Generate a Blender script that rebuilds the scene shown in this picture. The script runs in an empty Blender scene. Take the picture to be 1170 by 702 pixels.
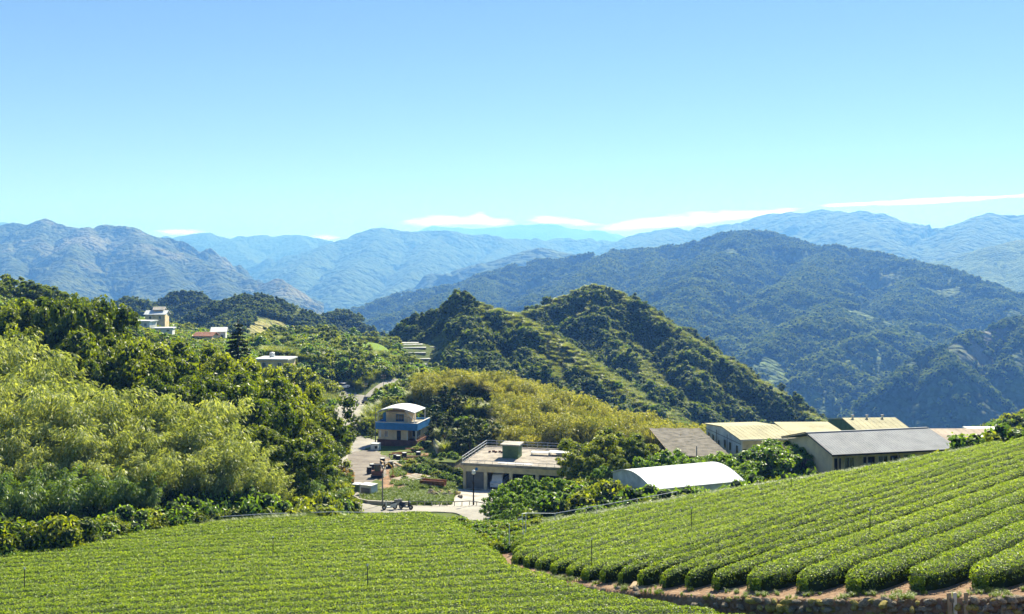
import bpy, math, random
import numpy as np
from mathutils import Matrix, Vector
rad = math.radians
S = bpy.context.scene
COL = S.collection
RNG = np.random.default_rng(7)
random.seed(7)
F, CX, HY = 1124.0, 585.0, 300.0          # focal length and horizon of the photograph, in its pixels

def P(px, py, d):
    return np.array([(px - CX) / F * d, d, (HY - py) / F * d])
def GX(px, d):
    return (px - CX) / F * d

# ------------------------------------------------------------------ noise
def _h(ix, iy, seed):
    n = (ix * 374761393 + iy * 668265263 + seed * 974634777) & 0xffffffff
    n = ((n ^ (n >> 13)) * 1274126177) & 0xffffffff
    return (n ^ (n >> 16)) & 0xffffffff
def perlin(x, y, seed=0):
    x = np.asarray(x, float); y = np.asarray(y, float)
    ix = np.floor(x).astype(np.int64); iy = np.floor(y).astype(np.int64)
    fx, fy = x - ix, y - iy
    def g(i, j, dx, dy):
        a = _h(i, j, seed) / 4294967296.0 * 2 * np.pi
        return np.cos(a) * dx + np.sin(a) * dy
    u = fx * fx * fx * (fx * (fx * 6 - 15) + 10); v = fy * fy * fy * (fy * (fy * 6 - 15) + 10)
    a = g(ix, iy, fx, fy); b = g(ix + 1, iy, fx - 1, fy)
    c = g(ix, iy + 1, fx, fy - 1); d = g(ix + 1, iy + 1, fx - 1, fy - 1)
    return ((a * (1 - u) + b * u) * (1 - v) + (c * (1 - u) + d * u) * v) * 1.4
def fbm(x, y, o=4, seed=0):
    r = 0; a = 1; t = 0
    for i in range(o):
        r = r + a * perlin(x * 2 ** i, y * 2 ** i, seed + i); t += a; a *= .5
    return r / t
def ridged(x, y, o=3, seed=0):
    r = 0; a = 1; t = 0
    for i in range(o):
        r = r + a * (1 - 2 * np.abs(perlin(x * 2 ** i, y * 2 ** i, seed + i))); t += a; a *= .5
    return r / t
def sstep(a, b, x):
    t = np.clip((x - a) / (b - a), 0, 1); return t * t * (3 - 2 * t)

# ------------------------------------------------------------------ objects
def tag(o, label=None, cat=None, group=None, kind=None):
    if label: o['label'] = label
    if cat: o['category'] = cat
    if group: o['group'] = group
    if kind: o['kind'] = kind
    return o
def link(o, parent=None):
    COL.objects.link(o)
    if parent is not None: o.parent = parent
    return o
def empty(name, loc=(0, 0, 0), rz=0, label=None, cat=None, group=None):
    o = bpy.data.objects.new(name, None); o.empty_display_size = .3
    o.location = loc; o.rotation_euler = (0, 0, rz)
    link(o); return tag(o, label, cat, group)
def mesh_np(name, V, faces, mats, smooth=False, mi=None, leaf=None):
    """V (n,3); faces (m,k) array, or a list of index tuples"""
    me = bpy.data.meshes.new(name)
    V = np.asarray(V, np.float32)
    if isinstance(faces, np.ndarray):
        m, k = faces.shape
        me.vertices.add(len(V)); me.vertices.foreach_set('co', V.ravel())
        me.loops.add(m * k); me.loops.foreach_set('vertex_index', faces.astype(np.int32).ravel())
        me.polygons.add(m); me.polygons.foreach_set('loop_start', (np.arange(m) * k).astype(np.int32))
        me.update(calc_edges=True)
    else:
        me.from_pydata([tuple(map(float, v)) for v in V], [], faces)
    for m_ in (mats if isinstance(mats, (list, tuple)) else [mats]): me.materials.append(m_)
    n = len(me.polygons)
    if mi is not None: me.polygons.foreach_set('material_index', np.asarray(mi, np.int32))
    me.polygons.foreach_set('use_smooth', np.full(n, bool(smooth)))
    if leaf is not None:
        a = me.attributes.new('leaf', 'FLOAT', 'FACE'); a.data.foreach_set('value', np.asarray(leaf, np.float32))
    me.update()
    return me
def ob(name, me, parent=None):
    return link(bpy.data.objects.new(name, me), parent)

class MB:
    """collects boxes, prisms and tubes and links them as one mesh"""
    def __init__(s): s.v = []; s.f = []; s.m = []
    def add(s, vs, fs, m=0):
        b = len(s.v); s.v += [tuple(v) for v in vs]; s.f += [tuple(i + b for i in f) for f in fs]; s.m += [m] * len(fs); return s
    def box(s, x0, x1, y0, y1, z0, z1, m=0, rz=0, c=None):
        vs = [(x, y, z) for z in (z0, z1) for x, y in ((x0, y0), (x1, y0), (x1, y1), (x0, y1))]
        if rz:
            cx, cy = c or ((x0 + x1) / 2, (y0 + y1) / 2); ca, sa = math.cos(rz), math.sin(rz)
            vs = [(cx + (x - cx) * ca - (y - cy) * sa, cy + (x - cx) * sa + (y - cy) * ca, z) for x, y, z in vs]
        return s.add(vs, [(0, 3, 2, 1), (4, 5, 6, 7), (0, 1, 5, 4), (1, 2, 6, 5), (2, 3, 7, 6), (3, 0, 4, 7)], m)
    def prism(s, poly, axis, a, b, m=0):
        """poly in the two other axes, extruded from a to b along the axis"""
        n = len(poly); vs = []
        for t in (a, b):
            for p, q in poly:
                vs.append({'x': (t, p, q), 'y': (p, t, q), 'z': (p, q, t)}[axis])
        fs = [tuple(range(n)), tuple(range(2 * n - 1, n - 1, -1))]
        fs += [(i, i + n, (i + 1) % n + n, (i + 1) % n) for i in range(n)]
        return s.add(vs, fs, m)
    def tube(s, pts, r, n=6, m=0):
        pts = [np.array(p, float) for p in pts]; R = r if isinstance(r, (list, tuple)) else [r] * len(pts)
        vs = []; fs = []
        for i, p in enumerate(pts):
            d = pts[min(i + 1, len(pts) - 1)] - pts[max(i - 1, 0)]; d = d / (np.linalg.norm(d) + 1e-9)
            a = np.cross(d, (0, 0, 1) if abs(d[2]) < .9 else (1, 0, 0)); a /= np.linalg.norm(a); b = np.cross(d, a)
            for k in range(n):
                t = 2 * math.pi * k / n; vs.append(p + R[i] * (a * math.cos(t) + b * math.sin(t)))
        for i in range(len(pts) - 1):
            for k in range(n):
                k2 = (k + 1) % n; fs.append((i * n + k, i * n + k2, (i + 1) * n + k2, (i + 1) * n + k))
        fs += [tuple(range(n - 1, -1, -1)), tuple(range((len(pts) - 1) * n, len(pts) * n))]
        return s.add(vs, fs, m)
    def build(s, name, mats, parent=None, smooth=False, off=None):
        V = np.array(s.v, float)
        me = mesh_np(name, V, s.f, mats, smooth, s.m)
        return ob(name, me, parent)

# ------------------------------------------------------------------ materials
def N(nt, t, **k):
    n = nt.nodes.new(t)
    for a, b in k.items():
        if a.startswith('i_'): n.inputs[a[2:].replace('_', ' ')].default_value = b
        else: setattr(n, a, b)
    return n
def new_mat(name):
    m = bpy.data.materials.new(name); m.use_nodes = True; nt = m.node_tree; nt.nodes.clear()
    out = N(nt, 'ShaderNodeOutputMaterial'); return m, nt, out
def ramp(nt, stops, fac=None):
    r = N(nt, 'ShaderNodeValToRGB'); e = r.color_ramp.elements
    while len(e) < len(stops): e.new(.5)
    for i, (p, c) in enumerate(stops):
        e[i].position = p; e[i].color = (*c, 1)
    if fac is not None: nt.links.new(fac, r.inputs[0])
    return r
def noise(nt, scale, detail=4, vec=None, rough=.6, kind='ShaderNodeTexNoise'):
    n = N(nt, kind); n.inputs['Scale'].default_value = scale
    if 'Detail' in n.inputs: n.inputs['Detail'].default_value = detail
    if 'Roughness' in n.inputs: n.inputs['Roughness'].default_value = rough
    if vec is not None: nt.links.new(vec, n.inputs['Vector'])
    return n
def plain(name, c, rough=.8, scale=1.5, var=.25, metal=0, bump=.2, c2=None, fine=9, spec=.12, coord='Object'):
    """weathered solid: large stains and fine grain on a base colour"""
    m, nt, out = new_mat(name); L = nt.links.new
    tc = N(nt, 'ShaderNodeTexCoord')
    n1 = noise(nt, scale, 5, tc.outputs[coord]); n2 = noise(nt, scale * fine, 3, tc.outputs[coord])
    mx = N(nt, 'ShaderNodeMath', operation='ADD'); mx.inputs[1].default_value = 0
    mul = N(nt, 'ShaderNodeMath', operation='MULTIPLY_ADD'); L(n2.outputs[0], mul.inputs[0]); mul.inputs[1].default_value = .4; L(n1.outputs[0], mul.inputs[2])
    d = c2 or tuple(x * (1 - var) * .85 for x in c)
    r = ramp(nt, [(.42, d), (.8, tuple(min(1, x * (1 + var * .3)) for x in c))], mul.outputs[0])
    b = N(nt, 'ShaderNodeBsdfPrincipled', i_Roughness=rough, i_Metallic=metal); b.inputs['Specular IOR Level'].default_value = spec
    L(r.outputs[0], b.inputs['Base Color'])
    if bump:
        bp = N(nt, 'ShaderNodeBump', i_Strength=bump, i_Distance=.05); L(n2.outputs[0], bp.inputs['Height']); L(bp.outputs[0], b.inputs['Normal'])
    L(b.outputs[0], out.inputs[0]); return m
def foliage(name, dark, mid, tip, trans=.45, rough=.45, spec=.5, hue=.5, tmul=1.6):
    """leaf: colour by leaf, by plant and by stand; light shines through the blade"""
    m, nt, out = new_mat(name); L = nt.links.new
    at = N(nt, 'ShaderNodeAttribute', attribute_name='leaf'); oi = N(nt, 'ShaderNodeObjectInfo'); ge = N(nt, 'ShaderNodeNewGeometry')
    n1 = noise(nt, .06, 3, ge.outputs['Position'])
    a = N(nt, 'ShaderNodeMath', operation='MULTIPLY_ADD'); L(oi.outputs['Random'], a.inputs[0]); a.inputs[1].default_value = hue * .5; L(at.outputs['Fac'], a.inputs[2])
    b_ = N(nt, 'ShaderNodeMath', operation='MULTIPLY_ADD'); L(n1.outputs[0], b_.inputs[0]); b_.inputs[1].default_value = hue; L(a.outputs[0], b_.inputs[2])
    c_ = N(nt, 'ShaderNodeMath', operation='MULTIPLY'); L(b_.outputs[0], c_.inputs[0]); c_.inputs[1].default_value = 1 / (1 + hue * 1.1)
    r = ramp(nt, [(.1, dark), (.5, mid), (.9, tip)], c_.outputs[0])
    p = N(nt, 'ShaderNodeBsdfPrincipled', i_Roughness=rough); p.inputs['Specular IOR Level'].default_value = spec
    L(r.outputs[0], p.inputs['Base Color'])
    t = N(nt, 'ShaderNodeBsdfTranslucent'); g = N(nt, 'ShaderNodeMix', data_type='RGBA', blend_type='MULTIPLY'); g.inputs[0].default_value = 1
    L(r.outputs[0], g.inputs[6]); g.inputs[7].default_value = (tmul * 1.04, tmul * 1.02, tmul * .32, 1); L(g.outputs[2], t.inputs[0])
    mx = N(nt, 'ShaderNodeMixShader'); mx.inputs[0].default_value = trans
    L(p.outputs[0], mx.inputs[1]); L(t.outputs[0], mx.inputs[2]); L(mx.outputs[0], out.inputs[0]); return m

M = {}
M['bark'] = plain('bark', (.10, .075, .05), .95, 3, .5)
M['bark_pale'] = plain('bark_pale', (.26, .22, .16), .95, 3, .5)
M['broad'] = foliage('leaves_broad', (.022, .045, .008), (.062, .105, .012), (.20, .24, .02), spec=.3)
M['broad_y'] = foliage('leaves_yellow', (.05, .075, .01), (.13, .17, .016), (.30, .33, .03), spec=.3)
M['broad_f'] = foliage('leaves_fresh', (.05, .11, .015), (.10, .19, .02), (.20, .30, .03))
M['bamboo'] = foliage('leaves_bamboo', (.07, .095, .028), (.20, .24, .08), (.44, .47, .20), .42, spec=.25)
M['bamboo_g'] = foliage('leaves_bamboo_green', (.05, .09, .03), (.10, .17, .045), (.2, .27, .08), .4)
M['grassy'] = foliage('plume_grass', (.08, .12, .02), (.26, .275, .06), (.56, .51, .21), .4, tmul=1.25, spec=.2, hue=.7)
M['forest'] = foliage('leaves_forest', (.028, .055, .012), (.075, .125, .02), (.19, .23, .04), .42, .7, .25, hue=.8)
M['forest_far'] = foliage('leaves_forest_far', (.03, .06, .018), (.075, .125, .024), (.24, .28, .05), .30, .9, .1, hue=1.0)
M['conifer'] = foliage('needles', (.015, .032, .012), (.03, .055, .018), (.05, .08, .02), .15)
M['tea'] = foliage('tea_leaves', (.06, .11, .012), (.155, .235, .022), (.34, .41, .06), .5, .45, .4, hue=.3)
M['hillgrass'] = foliage('hill_grass', (.07, .115, .02), (.19, .245, .045), (.40, .42, .12), .42, tmul=1.25, spec=.2, hue=.7)
M['darkleaf'] = foliage('leaves_dark', (.015, .032, .008), (.035, .065, .012), (.11, .15, .02), .35, spec=.3)
M['inner'] = plain('inner_foliage', (.022, .038, .010), .95, 4, .5, bump=.8)  # opaque dark blobs added inside crowns to block sunlight and darken the gaps
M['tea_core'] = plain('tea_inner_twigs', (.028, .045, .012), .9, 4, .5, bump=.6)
M['blades'] = foliage('grass_blades', (.06, .10, .015), (.12, .19, .02), (.24, .28, .04), .4)
M['autumn'] = foliage('leaves_orange', (.10, .07, .02), (.22, .13, .03), (.35, .22, .05), .4)
M['white'] = plain('white_paint', (.70, .70, .66), .5, .8, .15, bump=.05)
M['white_roof'] = plain('white_sheet_roof', (.62, .64, .64), .75, .5, .12, bump=.05)
M['cream'] = plain('cream_wall', (.72, .60, .38), .85, .9, .3)
M['beige'] = plain('beige_wall', (.68, .54, .34), .85, .9, .3)
M['tan'] = plain('tan_wall', (.80, .60, .38), .85, .5, .2)
M['greywall'] = plain('grey_wall', (.60, .62, .60), .85, .7, .3)
M['concrete'] = plain('concrete', (.40, .37, .32), .9, .5, .45)
M['flatroof'] = plain('stained_roof', (.33, .29, .24), .95, .7, .5, c2=(.12, .11, .095))
M['blue'] = plain('blue_fascia', (.045, .20, .46), .55, 1, .25, bump=.05)
M['green_box'] = plain('green_paint', (.10, .16, .08), .7, 1, .3)
M['brick'] = plain('brown_brick', (.17, .085, .055), .9, 2, .4)
M['glass'] = plain('dark_glass', (.03, .045, .06), .12, 1, .2, bump=0, spec=.8)
M['dark'] = plain('dark_opening', (.025, .022, .02), .9, 1, .2)  # near-black standing in for the dark inside openings
M['shutter'] = plain('grey_shutter', (.20, .20, .19), .6, 1, .2)
M['metal'] = plain('galvanised', (.55, .56, .56), .45, 2, .2, metal=.4)
M['rust'] = plain('rusty_steel', (.26, .12, .06), .85, 3, .5)
M['wood'] = plain('weathered_wood', (.36, .27, .17), .9, 2, .4)
M['wood_w'] = plain('pale_board', (.62, .57, .48), .85, 2, .3)
M['black'] = plain('black_plastic', (.02, .02, .022), .5, 2, .3)
M['tyre'] = plain('tyre_rubber', (.02, .02, .02), .85, 2, .2)
M['cream_roof'] = plain('cream_sheet_roof', (.40, .365, .225), .85, .35, .22, bump=.08)
M['pink_roof'] = plain('pale_pink_roof', (.42, .34, .26), .85, .35, .18, bump=.08)
M['red_roof'] = plain('brown_red_roof', (.34, .17, .11), .8, 1, .3)
M['net'] = plain('weathered_net', (.15, .135, .11), .95, 1.2, .6, c2=(.04, .038, .03))
M['stone'] = plain('field_stone', (.24, .20, .14), .95, 2.5, .6, c2=(.07, .06, .05), bump=.6)
M['stone_moss'] = plain('mossy_stone', (.34, .27, .08), .95, 2.5, .6, c2=(.10, .10, .03), bump=.6)
M['road'] = plain('concrete_road', (.31, .29, .25), .9, .12, .35, fine=14)
M['gravel'] = plain('yard_gravel', (.21, .185, .155), .95, .5, .5, c2=(.13, .11, .09), fine=12)
M['dirt'] = plain('red_brown_earth', (.27, .165, .10), .95, .6, .5, c2=(.12, .085, .045))
M['yellow'] = plain('machine_yellow', (.55, .34, .05), .6, 2, .3)
M['silver'] = plain('silver_paint', (.5, .52, .54), .3, 1, .1, bump=0, metal=.3)
M['carwhite'] = plain('car_white', (.75, .75, .75), .3, 1, .1, bump=0)
M['cardark'] = plain('car_dark', (.03, .035, .05), .3, 1, .1, bump=0)
M['teal'] = plain('teal_sheet', (.05, .35, .32), .6, 1, .2)
M['tarp'] = plain('pale_tarp', (.6, .6, .56), .7, 1, .3)

def ground_mat(name, stops, scale, patch=None, bump=.5, dist=.3, scale2=8):
    m, nt, out = new_mat(name); L = nt.links.new
    ge = N(nt, 'ShaderNodeNewGeometry')
    n1 = noise(nt, scale, 6, ge.outputs['Position'], .65); n2 = noise(nt, scale * scale2, 4, ge.outputs['Position'])
    mul = N(nt, 'ShaderNodeMath', operation='MULTIPLY_ADD'); L(n2.outputs[0], mul.inputs[0]); mul.inputs[1].default_value = .6; L(n1.outputs[0], mul.inputs[2])
    mu2 = N(nt, 'ShaderNodeMath', operation='MULTIPLY'); L(mul.outputs[0], mu2.inputs[0]); mu2.inputs[1].default_value = .625
    r = ramp(nt, stops, mu2.outputs[0]); b = N(nt, 'ShaderNodeBsdfPrincipled', i_Roughness=.95); b.inputs['Specular IOR Level'].default_value = .15
    L(r.outputs[0], b.inputs['Base Color'])
    bp = N(nt, 'ShaderNodeBump', i_Strength=bump, i_Distance=dist); L(n2.outputs[0], bp.inputs['Height']); L(bp.outputs[0], b.inputs['Normal'])
    L(b.outputs[0], out.inputs[0]); return m
M['ground'] = ground_mat('hillside_ground', [(.3, (.035, .055, .012)), (.5, (.08, .11, .02)), (.62, (.15, .17, .04)), (.75, (.20, .17, .07))], .15)
M['soil'] = ground_mat('field_soil', [(.3, (.10, .06, .035)), (.5, (.24, .15, .09)), (.7, (.36, .26, .17))], .6)
M['lawn'] = ground_mat('cut_grass', [(.3, (.10, .17, .02)), (.6, (.17, .25, .03)), (.8, (.22, .27, .05))], .15)

def mountain_mat(name, rock, veg, veg2, tree=12.0, bump=1.0, rocky=.5, light=None):
    """forest and grass on the gentler ground, rock and scree where the noise and slope bare it"""
    m, nt, out = new_mat(name); L = nt.links.new
    ge = N(nt, 'ShaderNodeNewGeometry')
    v = noise(nt, 1 / tree, 0, ge.outputs['Position'], kind='ShaderNodeTexVoronoi')
    n1 = noise(nt, 1 / (tree * 30), 6, ge.outputs['Position'], .6); n2 = noise(nt, 1 / (tree * 7), 5, ge.outputs['Position'], .65)
    r = ramp(nt, [(.3, veg), (.7, veg2)], n2.outputs[0])
    hs = N(nt, 'ShaderNodeMix', data_type='RGBA', blend_type='MULTIPLY'); hs.inputs[0].default_value = 1
    vr = ramp(nt, [(0, (.55, .6, .6)), (1, (1.35, 1.3, 1.2))]); sp = N(nt, 'ShaderNodeSeparateColor'); L(v.outputs['Color'], sp.inputs[0]); L(sp.outputs[0], vr.inputs[0])
    L(r.outputs[0], hs.inputs[6]); L(vr.outputs[0], hs.inputs[7])
    rk = ramp(nt, [(.46 + (1 - rocky) * .2, (0, 0, 0)), (.56 + (1 - rocky) * .2, (1, 1, 1))], n1.outputs[0])
    mx = N(nt, 'ShaderNodeMix', data_type='RGBA'); L(rk.outputs[0], mx.inputs[0]); L(hs.outputs[2], mx.inputs[6]); mx.inputs[7].default_value = (*rock, 1)
    b = N(nt, 'ShaderNodeBsdfPrincipled', i_Roughness=.95); b.inputs['Specular IOR Level'].default_value = .1
    L(mx.outputs[2], b.inputs['Base Color'])
    bp = N(nt, 'ShaderNodeBump', i_Strength=bump, i_Distance=tree * .6, invert=True); L(v.outputs['Distance'], bp.inputs['Height'])
    bp2 = N(nt, 'ShaderNodeBump', i_Strength=.7, i_Distance=tree * 4); L(n2.outputs[0], bp2.inputs['Height']); L(bp2.outputs[0], bp.inputs['Normal'])
    L(bp.outputs[0], b.inputs['Normal']); L(b.outputs[0], out.inputs[0]); return m
SKY_ALT, SKY_AIR, SKY_DUST, SKY_OZ, SKY_SAT, SKY_HUE, SKY_STR = 1200, 1.0, .0, 2.0, 1.36, .514, .052
CLOUD, EXPO = 19, 1.40
HAZE_TOP, HAZE_COL, HAZE_D, HAZE_G = 700, (.13, .35, 1.0), 2.1e-4, .15
# ------------------------------------------------------------------ camera, sky, sun
cam = bpy.data.cameras.new('camera'); cam.sensor_width = 36; cam.lens = 36 * F / 1170; cam.shift_y = -51 / 1170
cam.clip_start = .5; cam.clip_end = 80000
co = bpy.data.objects.new('camera', cam); link(co); co.rotation_euler = (math.pi / 2, 0, 0); S.camera = co
SUN_EL, SUN_AZ = rad(41), rad(24)          # azimuth from straight ahead towards the right
sd = Vector((math.sin(SUN_AZ) * math.cos(SUN_EL), math.cos(SUN_AZ) * math.cos(SUN_EL), math.sin(SUN_EL)))
sl = bpy.data.lights.new('sun', 'SUN'); sl.energy = 5; sl.angle = rad(.5); sl.color = (1, .95, .86)
so = link(bpy.data.objects.new('sun', sl)); so.rotation_euler = (-sd).to_track_quat('-Z', 'Y').to_euler()
W = bpy.data.worlds.new('World'); S.world = W; W.use_nodes = True; nt = W.node_tree; nt.nodes.clear(); L = nt.links.new
sky = N(nt, 'ShaderNodeTexSky', sky_type='NISHITA', sun_disc=False, sun_elevation=SUN_EL, sun_rotation=SUN_AZ, altitude=SKY_ALT, air_density=SKY_AIR, dust_density=SKY_DUST, ozone_density=SKY_OZ)
tc = N(nt, 'ShaderNodeTexCoord'); sep = N(nt, 'ShaderNodeSeparateXYZ'); L(tc.outputs['Generated'], sep.inputs[0])
def mth(op, a, b=None, c=None, clamp=False):
    n = N(nt, 'ShaderNodeMath', operation=op, use_clamp=clamp)
    for i, x in enumerate((a, b, c)):
        if x is None: continue
        if isinstance(x, (int, float)): n.inputs[i].default_value = x
        else: L(x, n.inputs[i])
    return n.outputs[0]
az = mth('ARCTAN2', sep.outputs[0], sep.outputs[1]); el = mth('ARCSINE', sep.outputs[2])
# low bank of cloud along the horizon, streaked sideways, rising to the right
cv = N(nt, 'ShaderNodeCombineXYZ'); L(mth('MULTIPLY', az, 9), cv.inputs[0]); L(mth('MULTIPLY', el, 60), cv.inputs[1])
cn = noise(nt, 1.0, 7, cv.outputs[0], .6)
def bank(a0, a1, e0, e1, w, soft):
    """a streak between two azimuths following a sloping line of elevation"""
    t = mth('DIVIDE', mth('SUBTRACT', az, a0), a1 - a0, clamp=True)
    ec = mth('MULTIPLY_ADD', t, e1 - e0, e0)
    d = mth('ABSOLUTE', mth('SUBTRACT', el, ec))
    v = mth('SUBTRACT', 1.0, mth('DIVIDE', d, w), clamp=True)
    s = mth('MINIMUM', mth('DIVIDE', mth('SUBTRACT', az, a0), soft), mth('DIVIDE', mth('SUBTRACT', a1, az), soft))
    s = mth('MINIMUM', mth('MAXIMUM', s, 0.0), 1.0)
    return mth('MULTIPLY', v, s)
PA = lambda px: math.atan((px - CX) / F)
PE = lambda py, px=585: math.atan((HY - py) / F * math.cos(PA(px)))
banks = [bank(PA(455), PA(600), PE(255), PE(253), .009, .03), bank(PA(525), PA(575), PE(247), PE(249), .010, .02), bank(PA(590), PA(700), PE(251), PE(257), .006, .03),
         bank(PA(660), PA(960), PE(264), PE(238), .009, .05), bank(PA(880), PA(1300), PE(240), PE(229), .0035, .08), bank(PA(160), PA(240), PE(267), PE(267), .004, .03), bank(PA(350), PA(400), PE(272), PE(272), .004, .02)]
tot = banks[0]
for b_ in banks[1:]: tot = mth('MAXIMUM', tot, b_)
cf = mth('MULTIPLY_ADD', cn.outputs[0], 3.2, -1.9)
cf = mth('ADD', tot, cf); cf = mth('MULTIPLY', mth('MULTIPLY', cf, 2.2, clamp=True), mth('MULTIPLY', tot, 4, clamp=True))
gm = N(nt, 'ShaderNodeGamma'); L(sky.outputs[0], gm.inputs[0]); gm.inputs[1].default_value = .72
bgs = N(nt, 'ShaderNodeHueSaturation'); bgs.inputs['Value'].default_value = 1.5; L(gm.outputs[0], bgs.inputs['Color']); bgs.inputs['Saturation'].default_value = SKY_SAT; bgs.inputs['Hue'].default_value = SKY_HUE
mx = N(nt, 'ShaderNodeMix', data_type='RGBA'); L(cf, mx.inputs[0]); L(bgs.outputs[0], mx.inputs[6]); mx.inputs[7].default_value = (CLOUD, CLOUD, CLOUD, 1)
bg = N(nt, 'ShaderNodeBackground'); L(mx.outputs[2], bg.inputs[0]); bg.inputs[1].default_value = SKY_STR
wo = N(nt, 'ShaderNodeOutputWorld'); L(bg.outputs[0], wo.inputs[0])
v = S.view_settings; v.view_transform = 'Standard'; v.look = 'None'; v.gamma = 1; v.exposure = EXPO; v.use_curve_mapping = False
S.cycles.use_denoising = True; S.cycles.denoiser = 'OPENIMAGEDENOISE'
S.cycles.max_bounces = 6; S.cycles.transmission_bounces = 4; S.cycles.diffuse_bounces = 2; S.cycles.glossy_bounces = 2; S.cycles.volume_bounces = 0; S.cycles.transparent_max_bounces = 6
S.cycles.use_adaptive_sampling = True; S.cycles.adaptive_threshold = .02
# ------------------------------------------------------------------ mountains
def seg_field(X, Y, lines, slope, rnd=20.0):
    """height of the nearest-dominant ridge over every point, with its arc length and distance"""
    H = np.full(X.shape, -1e9); Sx = np.zeros(X.shape); D = np.zeros(X.shape)
    s0 = 0.0
    for li, (pl, sl) in enumerate(lines):
        for a, b in zip(pl[:-1], pl[1:]):
            d = b[:2] - a[:2]; LL = max(np.hypot(*d), 1e-6)
            t = np.clip(((X - a[0]) * d[0] + (Y - a[1]) * d[1]) / LL ** 2, 0, 1)
            dd = np.hypot(X - a[0] - t * d[0], Y - a[1] - t * d[1])
            h = a[2] + (b[2] - a[2]) * t - sl * (np.sqrt(dd ** 2 + rnd ** 2) - rnd)
            w = h > H
            H = np.where(w, h, H); Sx = np.where(w, s0 + t * LL, Sx); D = np.where(w, dd, D)
            s0 += LL
        s0 += 5000
    return H, Sx, D
def dense(pl, step_px=None, jag=0.0, seed=0, n=6):
    """subdivide a ridge and roughen it a little"""
    pl = np.array(pl); out = []
    for i in range(len(pl) - 1):
        for k in range(n): out.append(pl[i] + (pl[i + 1] - pl[i]) * k / n)
    out.append(pl[-1]); out = np.array(out)
    s = np.concatenate([[0], np.cumsum(np.hypot(np.diff(out[:, 0]), np.diff(out[:, 1])))])
    L_ = s[-1] / max(len(pl) - 1, 1)
    out[:, 2] += jag * fbm(s / L_ * 2.3, s * 0 + seed * 7.7, 4, seed)
    out[:, 1] += jag * 5 * perlin(s / L_ * 1.1, s * 0 + seed * 3.3, seed + 9)
    return out
MTN = {}
def mountain(name, label, lines, pxr, yr, nu, nv, gully, gamp, det, floor, mat, warp=.1, cut=None, seed=1, rnd=20, logv=True):
    u = np.linspace((pxr[0] - CX) / F, (pxr[1] - CX) / F, nu)
    v_ = np.geomspace(yr[0], yr[1], nv)
    U, Y = np.meshgrid(u, v_); X = U * Y
    ls = [(dense([P(*q) for q in l[0]], jag=l[2] if len(l) > 2 else 0, seed=seed + i), l[1]) for i, l in enumerate(lines)]
    def height(X, Y):
        wx = warp * gully * fbm(X / gully / 1.3, Y / gully / 1.3, 3, seed + 40); wy = warp * gully * fbm(X / gully / 1.3 + 50, Y / gully / 1.3, 3, seed + 50)
        H, s, D = seg_field(X + wx, Y + wy, ls, None, rnd)
        k = sstep(0, gully * 1.2, D)
        g = ridged(s / gully + .25 * perlin(X / gully, Y / gully, seed + 3), D / gully / 3.5, 2, seed + 11)
        g2 = ridged(X / gully / .8, Y / gully / .8, 3, seed + 17)
        return H + gamp * k * (g - .45) + gamp * .6 * k * (g2 - .4) + det * (.35 + k) * fbm(X / gully * 4, Y / gully * 4, 4, seed + 23)
    Z = np.maximum(height(X, Y), floor + 5 * perlin(X / 200, Y / 200, 3))
    V = np.stack([X, Y, Z], -1).reshape(-1, 3)
    i = np.arange(nv - 1)[:, None] * nu + np.arange(nu - 1)[None]; i = i.ravel()
    Fc = np.stack([i, i + 1, i + nu + 1, i + nu], -1)
    o = ob(name, mesh_np(name, V, Fc, mat, True)); tag(o, label, 'mountain', None, 'structure')
    MTN[label] = (height, floor, ls)
    return o, height

M['m_far'] = mountain_mat('far_mountain', (.10, .11, .075), (.035, .06, .03), (.07, .10, .045), 40, 1, .3)
M['m_mid'] = mountain_mat('mid_mountain', (.17, .155, .10), (.03, .05, .02), (.085, .10, .04), 22, 1, .6)
M['m_forest'] = mountain_mat('forested_mountain', (.22, .22, .08), (.04, .075, .02), (.13, .17, .04), 11, 1, .35)
M['m_near'] = mountain_mat('near_hill', (.30, .27, .10), (.05, .07, .018), (.13, .15, .035), 5, .8, .8)
M['m_cliff'] = mountain_mat('cliff_spur', (.24, .22, .20), (.03, .055, .02), (.08, .11, .03), 11, 1, .5)

# faint blue range on the horizon
mountain('mountain_range', 'faint blue range on the horizon under the cloud bank', [([(380, 300, 17000), (470, 268, 16500), (495, 258, 16000), (530, 261, 16000), (560, 260, 16000), (600, 257, 16000), (625, 256, 16000), (660, 262, 16000), (690, 264, 16000), (720, 272, 16500), (800, 290, 17000)], .55, 35)],
         (330, 820), (12500, 17500), 240, 90, 1100, 275, 60, -700, M['m_far'], seed=3)
mountain('mountain_range', 'blue peak at the far left edge behind the brown mountain', [([(-120, 262, 11000), (-40, 252, 11000), (0, 254, 11000), (14, 255, 11000), (60, 275, 11000), (120, 300, 11000)], .5, 30)],
         (-220, 160), (8000, 12000), 120, 70, 900, 250, 60, -700, M['m_far'], seed=4)
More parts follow.
